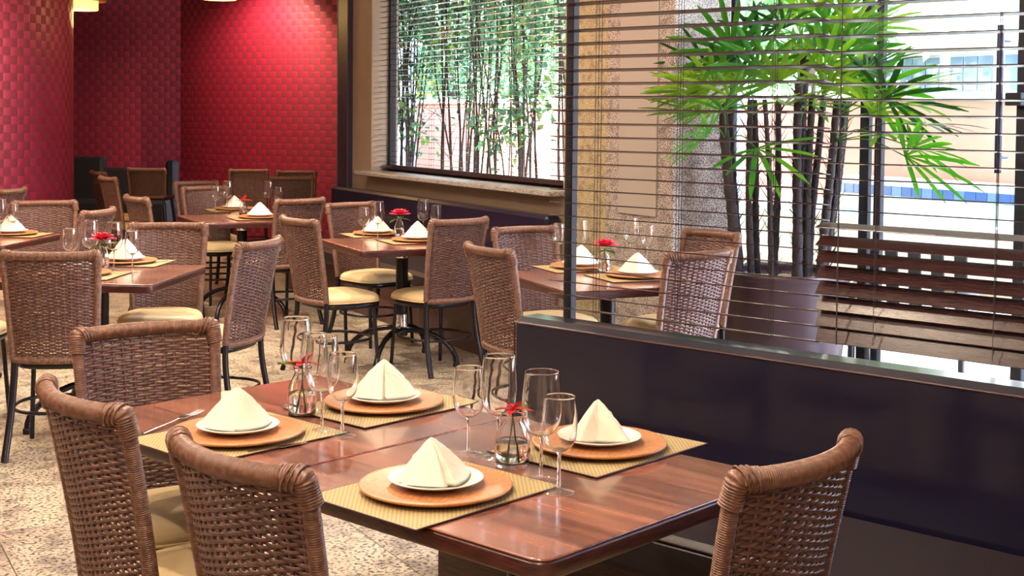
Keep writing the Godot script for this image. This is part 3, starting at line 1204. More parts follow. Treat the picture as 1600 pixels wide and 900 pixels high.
	for e in [[0.486, 1.654], [1.828, 2.765], [2.835, 4.02], [4.08, 5.22], [5.28, 6.42]]:
		s = Shape.new()
		s.poly(PackedVector3Array([Vector3(e[0], 0.06, -1.01), Vector3(e[1], 0.06, -1.01), Vector3(e[1], 3.08, -1.01), Vector3(e[0], 3.08, -1.01)]), Vector3.BACK)
		obj("pane", s, M.window_glass, gw)
	s = Shape.new()
	s.tube(line(Vector3(2.70, 1.28, -0.945), Vector3(2.70, 2.03, -0.945)), 0.0185, 10)
	for e in [1.36, 1.95]:
		s.tube(line(Vector3(2.70, e, -0.945), Vector3(2.70, e, -1.01)), 0.008, 8)
	obj("pull_handle", s, M.handle_blue, gw)
	s = Shape.new()
	s.box(Vector3(2.79, 1.655, -0.955), Vector3(0.10, 0.065, 0.04), 0.005)
	obj("lock_case", s, M.frame_dark, gw)
	s = Shape.new()
	s.box(Vector3(6.55, 1.6, -1.0), Vector3(0.16, 3.2, 0.3))
	struct("wall_glass_end", s, M.wall_warm, "", w)

func quilt_arc(s: Shape, a: Vector2, b: Vector2, bulge: float) -> void:
	var pts := PackedVector3Array()
	var n := 40
	var d := (b - a)
	var out := Vector2(-d.y, d.x).normalized()
	if out.y < 0.0:
		out = -out
	for j in 2:
		for k in n + 1:
			var f := 1.0 - k / float(n)
			var q := a + d * f + out * bulge * (1.0 - pow(2.0 * f - 1.0, 2.0))
			pts.append(Vector3(q.x, 3.2 * j, q.y))
	s.grid(pts, n + 1, 2, false, d.length() * 1.06 / 0.15, 3.2 / 0.15)
	# the wall's thickness: its free left end and its back
	var back := PackedVector3Array()
	for j in 2:
		for k in n + 1:
			var f := k / float(n)
			var q := a + d * f + out * (bulge * (1.0 - pow(2.0 * f - 1.0, 2.0)) - 0.2)
			back.append(Vector3(q.x, 3.2 * j, q.y))
	s.grid(back, n + 1, 2)
	for e in [[a, Vector3(-1, 0, 0)], [b, Vector3(1, 0, 0)]]:
		var q: Vector2 = e[0]
		var q2 := q - out * 0.2
		s.poly(PackedVector3Array([Vector3(q.x, 0, q.y), Vector3(q2.x, 0, q2.y), Vector3(q2.x, 3.2, q2.y), Vector3(q.x, 3.2, q.y)]), e[1])

func build_benches() -> void:
	var t := thing("banquette_bench", "long navy leather banquette along the front table below the blinds", "bench", SEAT_AT, SEAT_TURN)
	var s := Shape.new()
	var l := 4.3
	s.box(Vector3(l / 2, 0.59, -0.065), Vector3(l, 0.555, 0.13), 0.022)
	obj("backrest", s, M.navy_leather, t)
	s = Shape.new()
	s.tube(line(Vector3(0.012, 0.848, 0.0005), Vector3(l - 0.012, 0.848, 0.0005)), 0.004, 6)
	s.tube(line(Vector3(0.012, 0.848, 0.0005), Vector3(0.012, 0.46, 0.0005)), 0.003, 6)
	obj("piping", s, M.piping, t)
	s = Shape.new()
	s.box(Vector3(l / 2, 0.385, 0.262), Vector3(l, 0.13, 0.52), 0.025)
	obj("seat", s, M.seat_leather, t)
	s = Shape.new()
	s.tube(line(Vector3(0.012, 0.436, 0.517), Vector3(l - 0.012, 0.436, 0.517)), 0.0045, 6)
	obj("seat_piping", s, M.piping, t)
	s = Shape.new()
	s.box(Vector3(l / 2, 0.16, 0.11), Vector3(l, 0.318, 0.48), 0.004)
	obj("plinth", s, M.plinth_wood, t)
	# far bench along the window wall
	t = thing("banquette_bench", "dark navy wall bench under the far window sill", "bench", WALL_AT, WALL_TURN)
	s = Shape.new()
	s.box(Vector3(-1.92, 0.64, 0.07), Vector3(3.84, 0.52, 0.12), 0.02)
	obj("backrest", s, M.navy_leather, t)
	s = Shape.new()
	s.box(Vector3(-1.92, 0.40, 0.32), Vector3(3.84, 0.12, 0.60), 0.025)
	obj("seat", s, M.seat_leather, t)
	s = Shape.new()
	s.box(Vector3(-1.92, 0.17, 0.28), Vector3(3.84, 0.338, 0.50), 0.004)
	obj("plinth", s, M.plinth_wood, t)
	# the dark booth in the recess
	t = thing("booth_bench", "dark high-backed booth in the recess between the red walls", "bench", Vector3(-5.28, 0, -16.95), 0.0)
	s = Shape.new()
	s.box(Vector3(0, 0.42, 0), Vector3(2.1, 0.84, 0.16), 0.03)
	obj("backrest", s, M.post_navy, t)
	for e in [[-0.48, 1.26, 0.975], [1.0, 0.12, 0.94]]:
		s = Shape.new()
		s.box(Vector3(e[0], e[2] / 2, 0.03), Vector3(e[1], e[2], 0.24), 0.03)
		obj("end_panel", s, M.post_navy, t)
	s = Shape.new()
	s.box(Vector3(0, 0.23, 0.36), Vector3(2.1, 0.45, 0.55), 0.03)
	obj("seat", s, M.post_navy, t)
	# blinds above the banquette
	var b := frame(SEAT_AT, SEAT_TURN)
	var lt := func(k): return 0.115
	blind("wood_blind", "dark wooden slat blind over the banquette beside the dark post, slats open", b, 0.02, 1.075, -0.19, 0.885, 2.5, 0.0455, lt, [0.212, 0.547, 0.894], M.blind_wood)
	var rt := func(k): return -[1.25, 1.10, 0.96, 0.84, 0.74, 0.66, 0.56, 0.25][k] if k < 8 else 0.085
	var rb := blind("wood_blind", "dark wooden slat blind at right whose lowest slats hang closed", b, 1.082, 3.05, -0.135, 0.920, 2.5, 0.0455, rt, [1.266, 1.61, 1.955, 2.3, 2.65], M.blind_wood)
	s = Shape.new()
	s.tube(line(Vector3(1.165, 0.90, -0.098), Vector3(1.165, 2.45, -0.098)), 0.0024, 6)
	obj("tilt_wand", s, M.cord, rb)
	var p := thing("steel_post", "dark square post standing behind the banquette's end", "post", b * Vector3(0.026, 0, -0.275), SEAT_TURN)
	s = Shape.new()
	s.box(Vector3(0, 1.6, 0), Vector3(0.034, 3.19, 0.034), 0.003)
	obj("post_shaft", s, M.post_navy, p)
	s = Shape.new()
	s.box(Vector3(0, 0.004, 0), Vector3(0.1, 0.008, 0.1), 0.001)
	obj("base_plate", s, M.post_navy, p)
	# far window's blind
	var w := frame(WALL_AT, WALL_TURN)
	var ft := func(k): return -0.55 if k == 0 else 0.03
	blind("wood_blind", "lowered thin-slatted blind over the far window", w, -3.21, -0.14, -0.09, 1.10, 2.66, 0.0455, ft, [-2.95, -2.2, -1.5, -0.85, -0.3], M.blind_wood, 0.045, 0.0025)

# ------------------------------------------------------------------ planting and the world outside
func fan_leaf(s: Shape, hub: Vector3, fw: Vector3, roll: float, n: int, span: float, size: float) -> void:
	# the pleated fingers of one lady-palm leaf, spread about fw from the end of its stalk
	var side := Vector3.UP.cross(fw).normalized()
	var up := fw.cross(side)
	side = side.rotated(fw, roll)
	up = up.rotated(fw, roll)
	for k in n:
		var a := lerpf(-span, span, k / float(n - 1)) + rng.randf_range(-0.06, 0.06)
		var l := size * lerpf(0.37, 0.26, pow(absf(k - (n - 1) / 2.0) / (n / 2.0), 1.5)) * rng.randf_range(0.9, 1.1)
		var d := (side * sin(a) + fw * cos(a) + up * rng.randf_range(0.0, 0.16)).normalized()
		var sd := d.cross(up).normalized()
		var pts := PackedVector3Array()
		var droop := rng.randf_range(0.06, 0.22)
		for j in 7:
			var f := j / 6.0
			var c := hub + d * l * f + Vector3(0, -droop * f * f * l, 0)
			var wd := 0.0142 * size * minf(1.0, 0.25 + 2.2 * f) * (1.0 if f < 0.75 else 1.0 - pow((f - 0.75) / 0.25, 2) * 0.8)
			pts.append_array(PackedVector3Array([c - sd * wd + up * wd * 0.35, c, c + sd * wd + up * wd * 0.35]))
		s.grid(pts, 3, 7)

func build_palm() -> void:
	var at := Vector3(1.545, 0, -7.55)
	var t := thing("potted_palm", "fan palm with fibrous dark canes in a plum planter by the glass", "potted plant", at)
	var s := Shape.new()
	s.lathe(smooth([[0.0, 0.0], [0.27, 0.0], [0.29, 0.02], [0.33, 0.3], [0.355, 0.62], [0.365, 0.66], [0.365, 0.69], [0.345, 0.695], [0.335, 0.68], [0.33, 0.62], [0.0, 0.61]], 3), 48)
	obj("planter", s, M.planter_clay, t)
	s = Shape.new()
	rng.seed = 44
	var stone := SphereMesh.new()
	stone.radius = 0.5
	stone.height = 1.0
	stone.radial_segments = 7
	stone.rings = 4
	var mm := MultiMesh.new()
	mm.transform_format = MultiMesh.TRANSFORM_3D
	mm.mesh = stone
	mm.instance_count = 1100
	for k in 1100:
		var r := 0.31 * sqrt(rng.randf())
		var a := rng.randf() * TAU
		var sz := rng.randf_range(0.014, 0.028)
		mm.set_instance_transform(k, Transform3D(Basis(Vector3(rng.randf(), 1, rng.randf()).normalized(), rng.randf() * TAU).scaled(Vector3(sz, sz * 0.7, sz * 1.2)), Vector3(cos(a) * r, 0.618 + 0.03 * (1.0 - r / 0.31) + rng.randf() * 0.012, sin(a) * r)))
	var mi := MultiMeshInstance3D.new()
	mi.multimesh = mm
	mi.material_override = M.pebble
	mi.name = "gravel"
	mi.set_meta("kind", "stuff")
	t.add_child(mi)
	# canes: foot (across, deep), lean at the top, height, radius
	var canes := [[-0.27, 0.02, -0.10, 1.52, 0.030], [-0.25, -0.04, -0.07, 1.35, 0.022], [-0.20, 0.05, -0.03, 1.44, 0.018], [-0.14, -0.06, -0.04, 1.50, 0.020], [-0.08, 0.08, -0.07, 1.40, 0.015], [-0.06, 0.0, 0.01, 1.62, 0.019], [0.05, 0.07, -0.01, 1.72, 0.026], [0.09, -0.05, 0.01, 1.85, 0.030], [0.11, 0.04, 0.01, 1.66, 0.022], [0.15, -0.1, 0.08, 1.76, 0.021], [0.19, 0.06, 0.06, 1.58, 0.024], [0.22, 0.0, 0.10, 1.50, 0.019], [0.24, -0.07, 0.12, 1.42, 0.016]]
	var tops := []
	for c in canes:
		s = Shape.new()
		var a := Vector3(c[0], 0.60, c[1])
		var b := Vector3(c[0] + c[2], maxf(c[3], 1.62) + 0.03, c[1] * 1.3)
		var pts := PackedVector3Array()
		var rad := []
		for j in 34:
			var f := j / 33.0
			pts.append(a.lerp(b, f) + Vector3(sin(f * 5 + c[0] * 20) * 0.006, 0, cos(f * 4 + c[1] * 30) * 0.006))
			rad.append(c[4] * 1.15 * (1.0 - 0.25 * f) * (1.0 + 0.05 * (j % 3 - 1)) * rng.randf_range(0.9, 1.1))
		s.tube(pts, rad, 9)
		# loose fibres and old leaf bases that stand off the cane
		for j in 44:
			var f := rng.randf_range(0.05, 0.98)
			var p := a.lerp(b, f)
			var an := rng.randf() * TAU
			var d := Vector3(cos(an), rng.randf_range(1.2, 2.6), sin(an)).normalized()
			s.tube(line(p + Vector3(cos(an), 0, sin(an)) * c[4] * 0.7, p + Vector3(cos(an), 0, sin(an)) * c[4] + d * rng.randf_range(0.03, 0.10)), [0.003, 0.001], 4)
		obj("cane", s, M.palm_trunk, t)
		tops.append([a, b])
	# leaves: where each fan's hub stands (across, height, deep), from the photograph's crown
	rng.seed = 71
	var hubs := [[-0.53, 1.72, 0.10], [-0.47, 1.50, 0.22], [-0.50, 1.60, 0.02], [-0.42, 1.84, -0.1], [-0.36, 1.70, 0.2], [-0.33, 1.95, 0.05], [-0.25, 1.66, -0.15], [-0.22, 1.85, 0.25], [-0.16, 2.02, 0.0], [-0.10, 1.78, 0.2], [-0.10, 1.90, -0.25], [-0.03, 1.66, 0.1], [0.02, 2.10, 0.1], [0.05, 1.88, -0.1], [0.08, 2.2, -0.1], [0.14, 1.98, 0.15], [0.17, 1.74, 0.25], [0.20, 2.12, 0.05], [0.24, 1.85, -0.2], [0.27, 1.66, 0.1], [0.30, 2.0, 0.2], [0.36, 1.80, 0.05], [0.38, 1.62, 0.3], [0.43, 1.70, 0.42], [0.44, 1.93, -0.02], [0.50, 1.84, 0.32], [0.54, 1.66, 0.45], [0.60, 1.56, 0.55], [0.56, 1.44, 0.5], [0.64, 1.40, 0.58], [0.44, 1.50, 0.3], [-0.20, 1.42, 0.15], [0.46, 2.05, 0.12], [-0.28, 1.78, 0.1], [0.33, 1.90, 0.15], [0.12, 1.84, 0.3], [-0.40, 1.62, 0.25], [0.26, 2.15, 0.12], [-0.06, 2.08, 0.14], [0.40, 1.74, 0.22], [-0.44, 1.76, 0.16], [0.52, 1.74, 0.38]]
	var inv := frame(WALL_AT, WALL_TURN).affine_inverse()
	for hb in hubs:
		var hub := Vector3(hb[0], hb[1] - 0.04, hb[2])
		var best := Vector3.ZERO
		var far := 99.0
		for tp in tops:
			for f in [0.78, 0.9, 1.0]:
				var q: Vector3 = tp[0].lerp(tp[1], f)
				var dd: float = absf(Vector2(hub.x - q.x, hub.z - q.z).length() - 0.2) + absf(hub.y - q.y - 0.12)
				if dd < far:
					far = dd
					best = q
		var fw := (hub - best).normalized()
		fw = (fw + Vector3(signf(hub.x) * 0.35, -0.15 if hub.y < 1.7 else 0.25, 0.2)).normalized()
		var size := rng.randf_range(0.85, 1.15)
		var reach := inv * (at + hub + fw * 0.38 * size)
		if (reach.x < 1.35 and reach.z < 0.13) or reach.z < -0.88:
			hub += inv.affine_inverse().basis * Vector3(0, 0, 0.2)
		s = Shape.new()
		s.tube(path([best, best.lerp(hub, 0.5) + Vector3(0, 0.05, 0), hub], 4), 0.0036, 5)
		fan_leaf(s, hub, fw, rng.randf_range(-0.5, 0.5) - 0.9 * signf(fw.x) * rng.randf(), rng.randi_range(7, 11), rng.randf_range(1.2, 1.75), size)
		obj("leaf", s, [M.palm_leaf, M.palm_leaf_light, M.palm_leaf, M.palm_leaf_deep, M.palm_leaf_light][rng.randi_range(0, 4)], t)

func foliage(parent: Node3D, centers: Array, count: int, leaf: float, tints: Array, sd: int) -> void:
	rng.seed = sd
	var s := Shape.new()
	s.grid(PackedVector3Array([Vector3(-0.02, 0, 0), Vector3(0, -0.05, 0), Vector3(0.02, 0, 0), Vector3(-0.28, 0.04, 0.45), Vector3(0, -0.02, 0.45), Vector3(0.28, 0.04, 0.45), Vector3(-0.02, -0.05, 1), Vector3(0, -0.07, 1), Vector3(0.02, -0.05, 1)]), 3, 3)
	var mm := MultiMesh.new()
	mm.transform_format = MultiMesh.TRANSFORM_3D
	mm.use_colors = true
	mm.mesh = s.mesh()
	mm.instance_count = count
	for k in count:
		var c: Array = centers[k % centers.size()]
		var d := Vector3(rng.randfn(), rng.randfn(), rng.randfn()) * 0.45
		var p: Vector3 = c[0] + Vector3(d.x * c[1].x, d.y * c[1].y, d.z * c[1].z)
		var sz := leaf * rng.randf_range(0.7, 1.3)
		var bs := Basis.from_euler(Vector3(rng.randf_range(-0.4, 1.3), rng.randf() * TAU, rng.randf_range(-0.7, 0.7)))
		mm.set_instance_transform(k, Transform3D(bs.scaled(Vector3.ONE * sz), p))
		var tn: Color = tints[rng.randi_range(0, tints.size() - 1)]
		mm.set_instance_color(k, tn * rng.randf_range(0.75, 1.25))
	var mi := MultiMeshInstance3D.new()
	mi.multimesh = mm
	mi.material_override = M.shrub_leaf
	mi.name = "foliage"
	mi.set_meta("kind", "stuff")
	parent.add_child(mi)

func build_outside() -> void:
	var w := frame(WALL_AT, WALL_TURN)
	var s := Shape.new()
	s.box(Vector3(2, -0.06, -18.1), Vector3(44, 0.1, 34), 0.0)
	struct("ground_outside", s, M.deck_stone, "pale stone paving outside the windows", w)
	# salmon garden wall with a pale coping
	s = Shape.new()
	s.box(Vector3(0, 0.88, -7.1), Vector3(40, 1.78, 0.2))
	struct("wall_garden", s, M.salmon_wall, "low salmon garden wall behind the shrubs and the pool", w)
	s = Shape.new()
	s.box(Vector3(0, 1.80, -7.1), Vector3(40, 0.08, 0.3), 0.01)
	struct("trim_coping", s, M.cream_render, "pale coping along the top of the salmon garden wall", w)
	# raised pool: cream walls, a band of blue tiles, water
	var t := thing("raised_pool", "raised pool with a band of blue tiles before the salmon wall", "pool", w.origin, WALL_TURN)
	s = Shape.new()
	s.box(Vector3(1.5, 0.44, -6.75), Vector3(12.4, 0.88, 0.3), 0.01)
	s.box(Vector3(1.5, 0.30, -4.9), Vector3(12.4, 0.60, 0.25), 0.03)
	s.box(Vector3(-4.7, 0.30, -5.8), Vector3(0.25, 0.60, 1.9), 0.03)
	obj("pool_wall", s, M.cream_render, t)
	s = Shape.new()
	s.box(Vector3(1.5, 0.25, -5.75), Vector3(12.3, 0.48, 1.7))
	obj("pool_surface", s, M.pool_water, t)
	var ts := Shape.new()
	ts.box(Vector3.ZERO, Vector3(0.145, 0.11, 0.02), 0.003)
	var tile := ts.mesh()
	for k in 62:
		obj("tile", tile, M.pool_tile if k % 3 else M.pool_tile_pale, t, Transform3D(Basis(), Vector3(-4.6 + k * 0.152, 0.735, -6.592)))
	# white house beyond, with a row of bluish windows
	t = thing("white_house", "white house with a row of bluish windows beyond the salmon wall", "building", w.origin, WALL_TURN)
	s = Shape.new()
	s.box(Vector3(-2.4, 3.5, -12.8), Vector3(15, 7, 2.6))
	obj("house_wall", s, M.white_render, t)
	for k in 13:
		s = Shape.new()
		s.box(Vector3(-9.2 + k * 1.05, 2.25, -11.49), Vector3(0.9, 0.62, 0.06), 0.01)
		var wn := obj("window", s, M.grey_render, t)
		s = Shape.new()
		for e in 3:
			s.box(Vector3(-9.2 + k * 1.05 + (e - 1) * 0.28, 2.25, -11.45), Vector3(0.25, 0.52, 0.03), 0.005)
		obj("pane", s, M.window_dark, wn)
	s = Shape.new()
	s.box(Vector3(-2.4, 2.75, -11.35), Vector3(15, 0.14, 0.5), 0.02)
	s.box(Vector3(-2.4, 4.1, -11.4), Vector3(15, 0.2, 0.4), 0.02)
	obj("ledge", s, M.cream_render, t)
	# grey house behind the shrubs, seen at the left of the far window
	t = thing("grey_house", "pale grey house at the left behind the window shrubs", "building", w.origin, WALL_TURN)
	s = Shape.new()
	s.box(Vector3(-18.5, 1.4, -5.5), Vector3(7.2, 2.8, 0.6), 0.02)
	obj("house_wall", s, M.grey_render, t)
	s = Shape.new()
	s.box(Vector3(-18.5, 2.86, -5.5), Vector3(7.4, 0.12, 0.8), 0.02)
	obj("roof_slab", s, M.white_render, t)
	for k in 4:
		s = Shape.new()
		s.box(Vector3(-20.9 + k * 1.7, 1.5, -5.18), Vector3(0.8, 1.0, 0.05), 0.01)
		obj("window", s, M.window_dark, t)
	# trees beyond the wall
	var trees := [[-22.0, -9.2, 3.4, 1.9, Color(0.30, 0.38, 0.06), "yellow-green tree beyond the salmon wall, left in the far window"], [-19.2, -8.6, 3.6, 2.0, Color(0.045, 0.17, 0.06), "deep green tree in the middle of the far window"], [-16.2, -9.0, 3.3, 1.9, Color(0.13, 0.32, 0.10), "bright green tree at the right of the far window"], [-10.9, -9.6, 3.7, 1.8, Color(0.16, 0.36, 0.14), "light green tree behind the stone pier"], [-8.2, -9.2, 4.1, 1.7, Color(0.22, 0.44, 0.18), "pale green tree above the palm beyond the glass wall"]]
	var n := 0
	for a in trees:
		var p: Vector3 = w * Vector3(a[0], 0, a[1])
		t = thing("garden_tree", a[5], "tree", p)
		s = Shape.new()
		s.tube(path([Vector3.ZERO, Vector3(0.05, 1.2, 0), Vector3(-0.04, a[2], 0.03)], 4), 0.09, 8)
		obj("trunk", s, M.bark, t)
		var cs := []
		rng.seed = 900 + n
		for k in 9:
			cs.append([Vector3(rng.randf_range(-1, 1) * a[3] * 0.6, a[2] + rng.randf_range(-1.2, 1.0), rng.randf_range(-1, 1) * a[3] * 0.6), Vector3.ONE * a[3] * 0.75])
		foliage(t, cs, 5200, 0.17, [a[4], a[4] * 0.7, a[4] * 1.5], 600 + n)
		n += 1
	# many-stemmed shrubs in front of the far window
	var shrubs := [[-6.5, -1.7, "slender shrub at the left edge of the far window"], [-5.9, -1.45, "bare-stemmed shrub second from the left in the far window"], [-5.3, -1.9, "bushy shrub left of the middle of the far window"], [-4.6, -1.5, "thick-stemmed shrub in the middle of the far window"], [-4.0, -1.85, "crossing-stemmed shrub right of the middle of the far window"], [-3.3, -1.5, "leafy shrub near the right end of the far window"], [-2.6, -1.75, "shrub outside beside the golden granite strip"]]
	n = 0
	for a in shrubs:
		var p: Vector3 = w * Vector3(a[0], -0.01, a[1])
		t = thing("window_shrub", a[2], "shrub", p, 0.0)
		rng.seed = 400 + n
		var cs := []
		for k in 9:
			var an := rng.randf() * TAU
			var r0 := rng.randf_range(0.04, 0.32)
			var r1 := rng.randf_range(0.1, 0.5)
			var f0 := Vector3(cos(an) * r0, 0, sin(an) * r0)
			var hgt := rng.randf_range(2.75, 3.7)
			var tp := Vector3(cos(an + 0.5) * r1, hgt, sin(an + 0.5) * r1)
			s = Shape.new()
			var pa := path([f0, f0.lerp(tp, 0.35) + Vector3(rng.randfn() * 0.05, 0, rng.randfn() * 0.05), f0.lerp(tp, 0.7) + Vector3(rng.randfn() * 0.06, 0, rng.randfn() * 0.06), tp], 5)
			var rad := []
			var r := rng.randf_range(0.007, 0.017)
			for j in pa.size():
				rad.append(r * (1.0 - 0.6 * j / pa.size()))
			s.tube(pa, rad, 6)
			# a few side twigs
			for e in 5:
				var q := pa[rng.randi_range(5, pa.size() - 2)]
				s.tube(line(q, q + Vector3(rng.randfn() * 0.16, rng.randf_range(0.08, 0.4), rng.randfn() * 0.16)), [0.004, 0.0015], 5)
			obj("stem", s, M.bark, t)
			cs.append([tp + Vector3(0, -0.25, 0), Vector3(0.45, 0.7, 0.45)])
			if k % 5 == 0:
				cs.append([f0.lerp(tp, rng.randf_range(0.45, 0.7)), Vector3(0.3, 0.35, 0.3)])
		foliage(t, cs, 1300 if n in [0, 2, 4, 5] else 900, 0.085, [Color(0.05, 0.18, 0.07), Color(0.09, 0.30, 0.12), Color(0.22, 0.36, 0.08), Color(0.10, 0.30, 0.20)], 500 + n)
		n += 1
	# slatted garden chair by the pool
	t = thing("garden_chair", "dark slatted wooden garden chair outside beyond the closed blind slats", "garden chair", Vector3(2.36, 0, -7.85), 2.75)
	for k in 5:
		s = Shape.new()
		s.x = Transform3D(Basis(Vector3.RIGHT, -0.42), Vector3((k - 2) * 0.13, 0.30, 0.22))
		s.box(Vector3(0, 0.28, 0), Vector3(0.075, 0.56 - 0.04 * absf(k - 2), 0.02), 0.006)
		obj("back_slat", s, M.dark_wood, t)
	for k in 5:
		s = Shape.new()
		s.x = Transform3D(Basis(Vector3.RIGHT, -0.12), Vector3(0, 0.33, -0.28 + k * 0.115))
		s.box(Vector3.ZERO, Vector3(0.60, 0.02, 0.095), 0.005)
		obj("seat_slat", s, M.dark_wood, t)
	for sx in [-1.0, 1.0]:
		s = Shape.new()
		s.box(Vector3(sx * 0.31, 0.55, -0.05), Vector3(0.12, 0.022, 0.68), 0.006)
		obj("armrest", s, M.dark_wood, t)
		s = Shape.new()
		s.box(Vector3(sx * 0.30, 0.27, -0.34), Vector3(0.03, 0.54, 0.09), 0.005)
		obj("leg", s, M.dark_wood, t)
		s = Shape.new()
		s.x = Transform3D(Basis(Vector3.RIGHT, -0.42), Vector3(sx * 0.27, 0.0, 0.2))
		s.box(Vector3(0, 0.28, 0), Vector3(0.03, 0.56, 0.09), 0.005)
		obj("leg", s, M.dark_wood, t)

func pendant(p: Vector3, label: String) -> void:
	# p: the middle of the shade's lower rim
	var t := thing("pendant_lamp", label, "lamp", p)
	var s := Shape.new()
	s.lathe(pv([[0.24, 0.0], [0.245, 0.0], [0.245, 0.3], [0.24, 0.3], [0.24, 0.0]]), 40)
	obj("shade", s, M.lamp_shade, t)
	s = Shape.new()
	for k in 40:
		var a := TAU * k / 40
		s.tube(line(Vector3(cos(a) * 0.247, 0, sin(a) * 0.247), Vector3(cos(a) * 0.247, 0.3, sin(a) * 0.247)), 0.004, 5)
	obj("cane_ribs", s, M.cane_wrap, t)
	s = Shape.new()
	s.lathe(pv([[0.0, -0.085], [0.165, -0.085], [0.17, -0.08], [0.17, 0.18], [0.0, 0.18]]), 36)
	obj("diffuser", s, M.lamp_glow, t)
	s = Shape.new()
	s.tube(line(Vector3(0, 0.18, 0), Vector3(0, 3.2 - p.y, 0)), 0.004, 6)
	obj("flex", s, M.cord, t)
	var l := OmniLight3D.new()
	l.name = "pendant_glow"
	l.light_color = Color(1.0, 0.80, 0.48)
	l.light_energy = 0.3
	l.light_size = 0.1
	l.omni_range = 30.0
	l.omni_attenuation = 2.0
	l.shadow_enabled = true
	t.add_child(l)
	l.position = Vector3(0, -0.15, 0)

func _ready() -> void:
	# camera: level lens height 1.55 m, a little down and rolled, the frame shifted down
	var cam := Camera3D.new()
	cam.name = "camera"
	add_child(cam)
	cam.projection = Camera3D.PROJECTION_FRUSTUM
	cam.near = 0.05
	cam.far = 200.0
	cam.size = 0.05 * 900.0 / 2100.0
	cam.frustum_offset = Vector2(0, -0.05 * (450.0 - 264.045) / 2100.0)
	cam.transform = Transform3D(Basis(Vector3(0.99995198, 0.00979200, -0.00039189), Vector3(-0.00979984, 0.99915213, -0.03998741), Vector3(0.0, 0.03998933, 0.99920011)), Vector3(0, 1.55, 0))
	cam.current = true
	var env := Environment.new()
	env.background_mode = Environment.BG_SKY
	var sky := Sky.new()
	var sm := ProceduralSkyMaterial.new()
	sm.sky_top_color = Color(0.72, 0.83, 1.0)
	sm.sky_horizon_color = Color(0.97, 0.97, 0.94)
	sm.ground_horizon_color = Color(0.95, 0.93, 0.88)
	sm.ground_bottom_color = Color(0.6, 0.58, 0.54)
	sm.sky_energy_multiplier = 3.4
	sm.ground_energy_multiplier = 2.4
	sky.sky_material = sm
	env.sky = sky
	env.tonemap_mode = Environment.TONE_MAPPER_LINEAR
	env.tonemap_exposure = 1.9
	env.sdfgi_enabled = true
	env.ssao_enabled = true
	env.ssil_enabled = true
	var we := WorldEnvironment.new()
	we.name = "environment"
	we.environment = env
	add_child(we)
	var sun := DirectionalLight3D.new()
	sun.name = "sun"
	sun.light_color = Color(1.0, 0.96, 0.88)
	sun.light_energy = 2.4
	sun.light_angular_distance = 0.6
	sun.shadow_enabled = true
	add_child(sun)
	sun.basis = Basis.looking_at(Vector3(0.55, -0.75, -0.42))
	materials()
	build_room()
	build_benches()
	# lamps
	var warm := Color(1.0, 0.925, 0.83)
	var h := 3.195
	for p in [[-2.6, -6.3], [-0.6, -6.6], [-2.2, -9.4], [-0.9, -8.6], [-0.9, -3.4], [-0.4, -1.5], [-2.6, -2.4], [-0.6, 0.8], [-4.6, -7.0], [-2.9, -8.2]]:
		downlight(Vector3(p[0], h, p[1]), 4.0 if p[1] < -6.7 else 2.5, warm, 66.0 if p[1] < -6.7 else 0.0)
	downlight(Vector3(-2.75, h, -14.75), 6.0, Color(1.0, 0.86, 0.70), 55.0, Vector3(-0.1, -1.0, -0.55))
	downlight(Vector3(-4.75, h, -10.3), 11.0, Color(1.0, 0.88, 0.74), 60.0, Vector3(-0.5, -1.0, -0.6))
	pendant(Vector3(-4.30, 2.635, -13.4), "small cane pendant lamp beside the round red column")
	pendant(Vector3(-2.88, 2.735, -13.2), "cane pendant lamp before the lit red wall")
	build_outside()
	build_palm()
	chair0 = make_chair()
	barstool = make_barstool()
	table0 = make_table()
	wine = {true: make_wine_glass(true), false: make_wine_glass(false)}
	make_setting_pieces()
	furnish()
	for o in [chair0, barstool, table0, wine[true], wine[false], plate0, charger0, mat0] + napkin_kinds:
		remove_child(o)
		o.free()

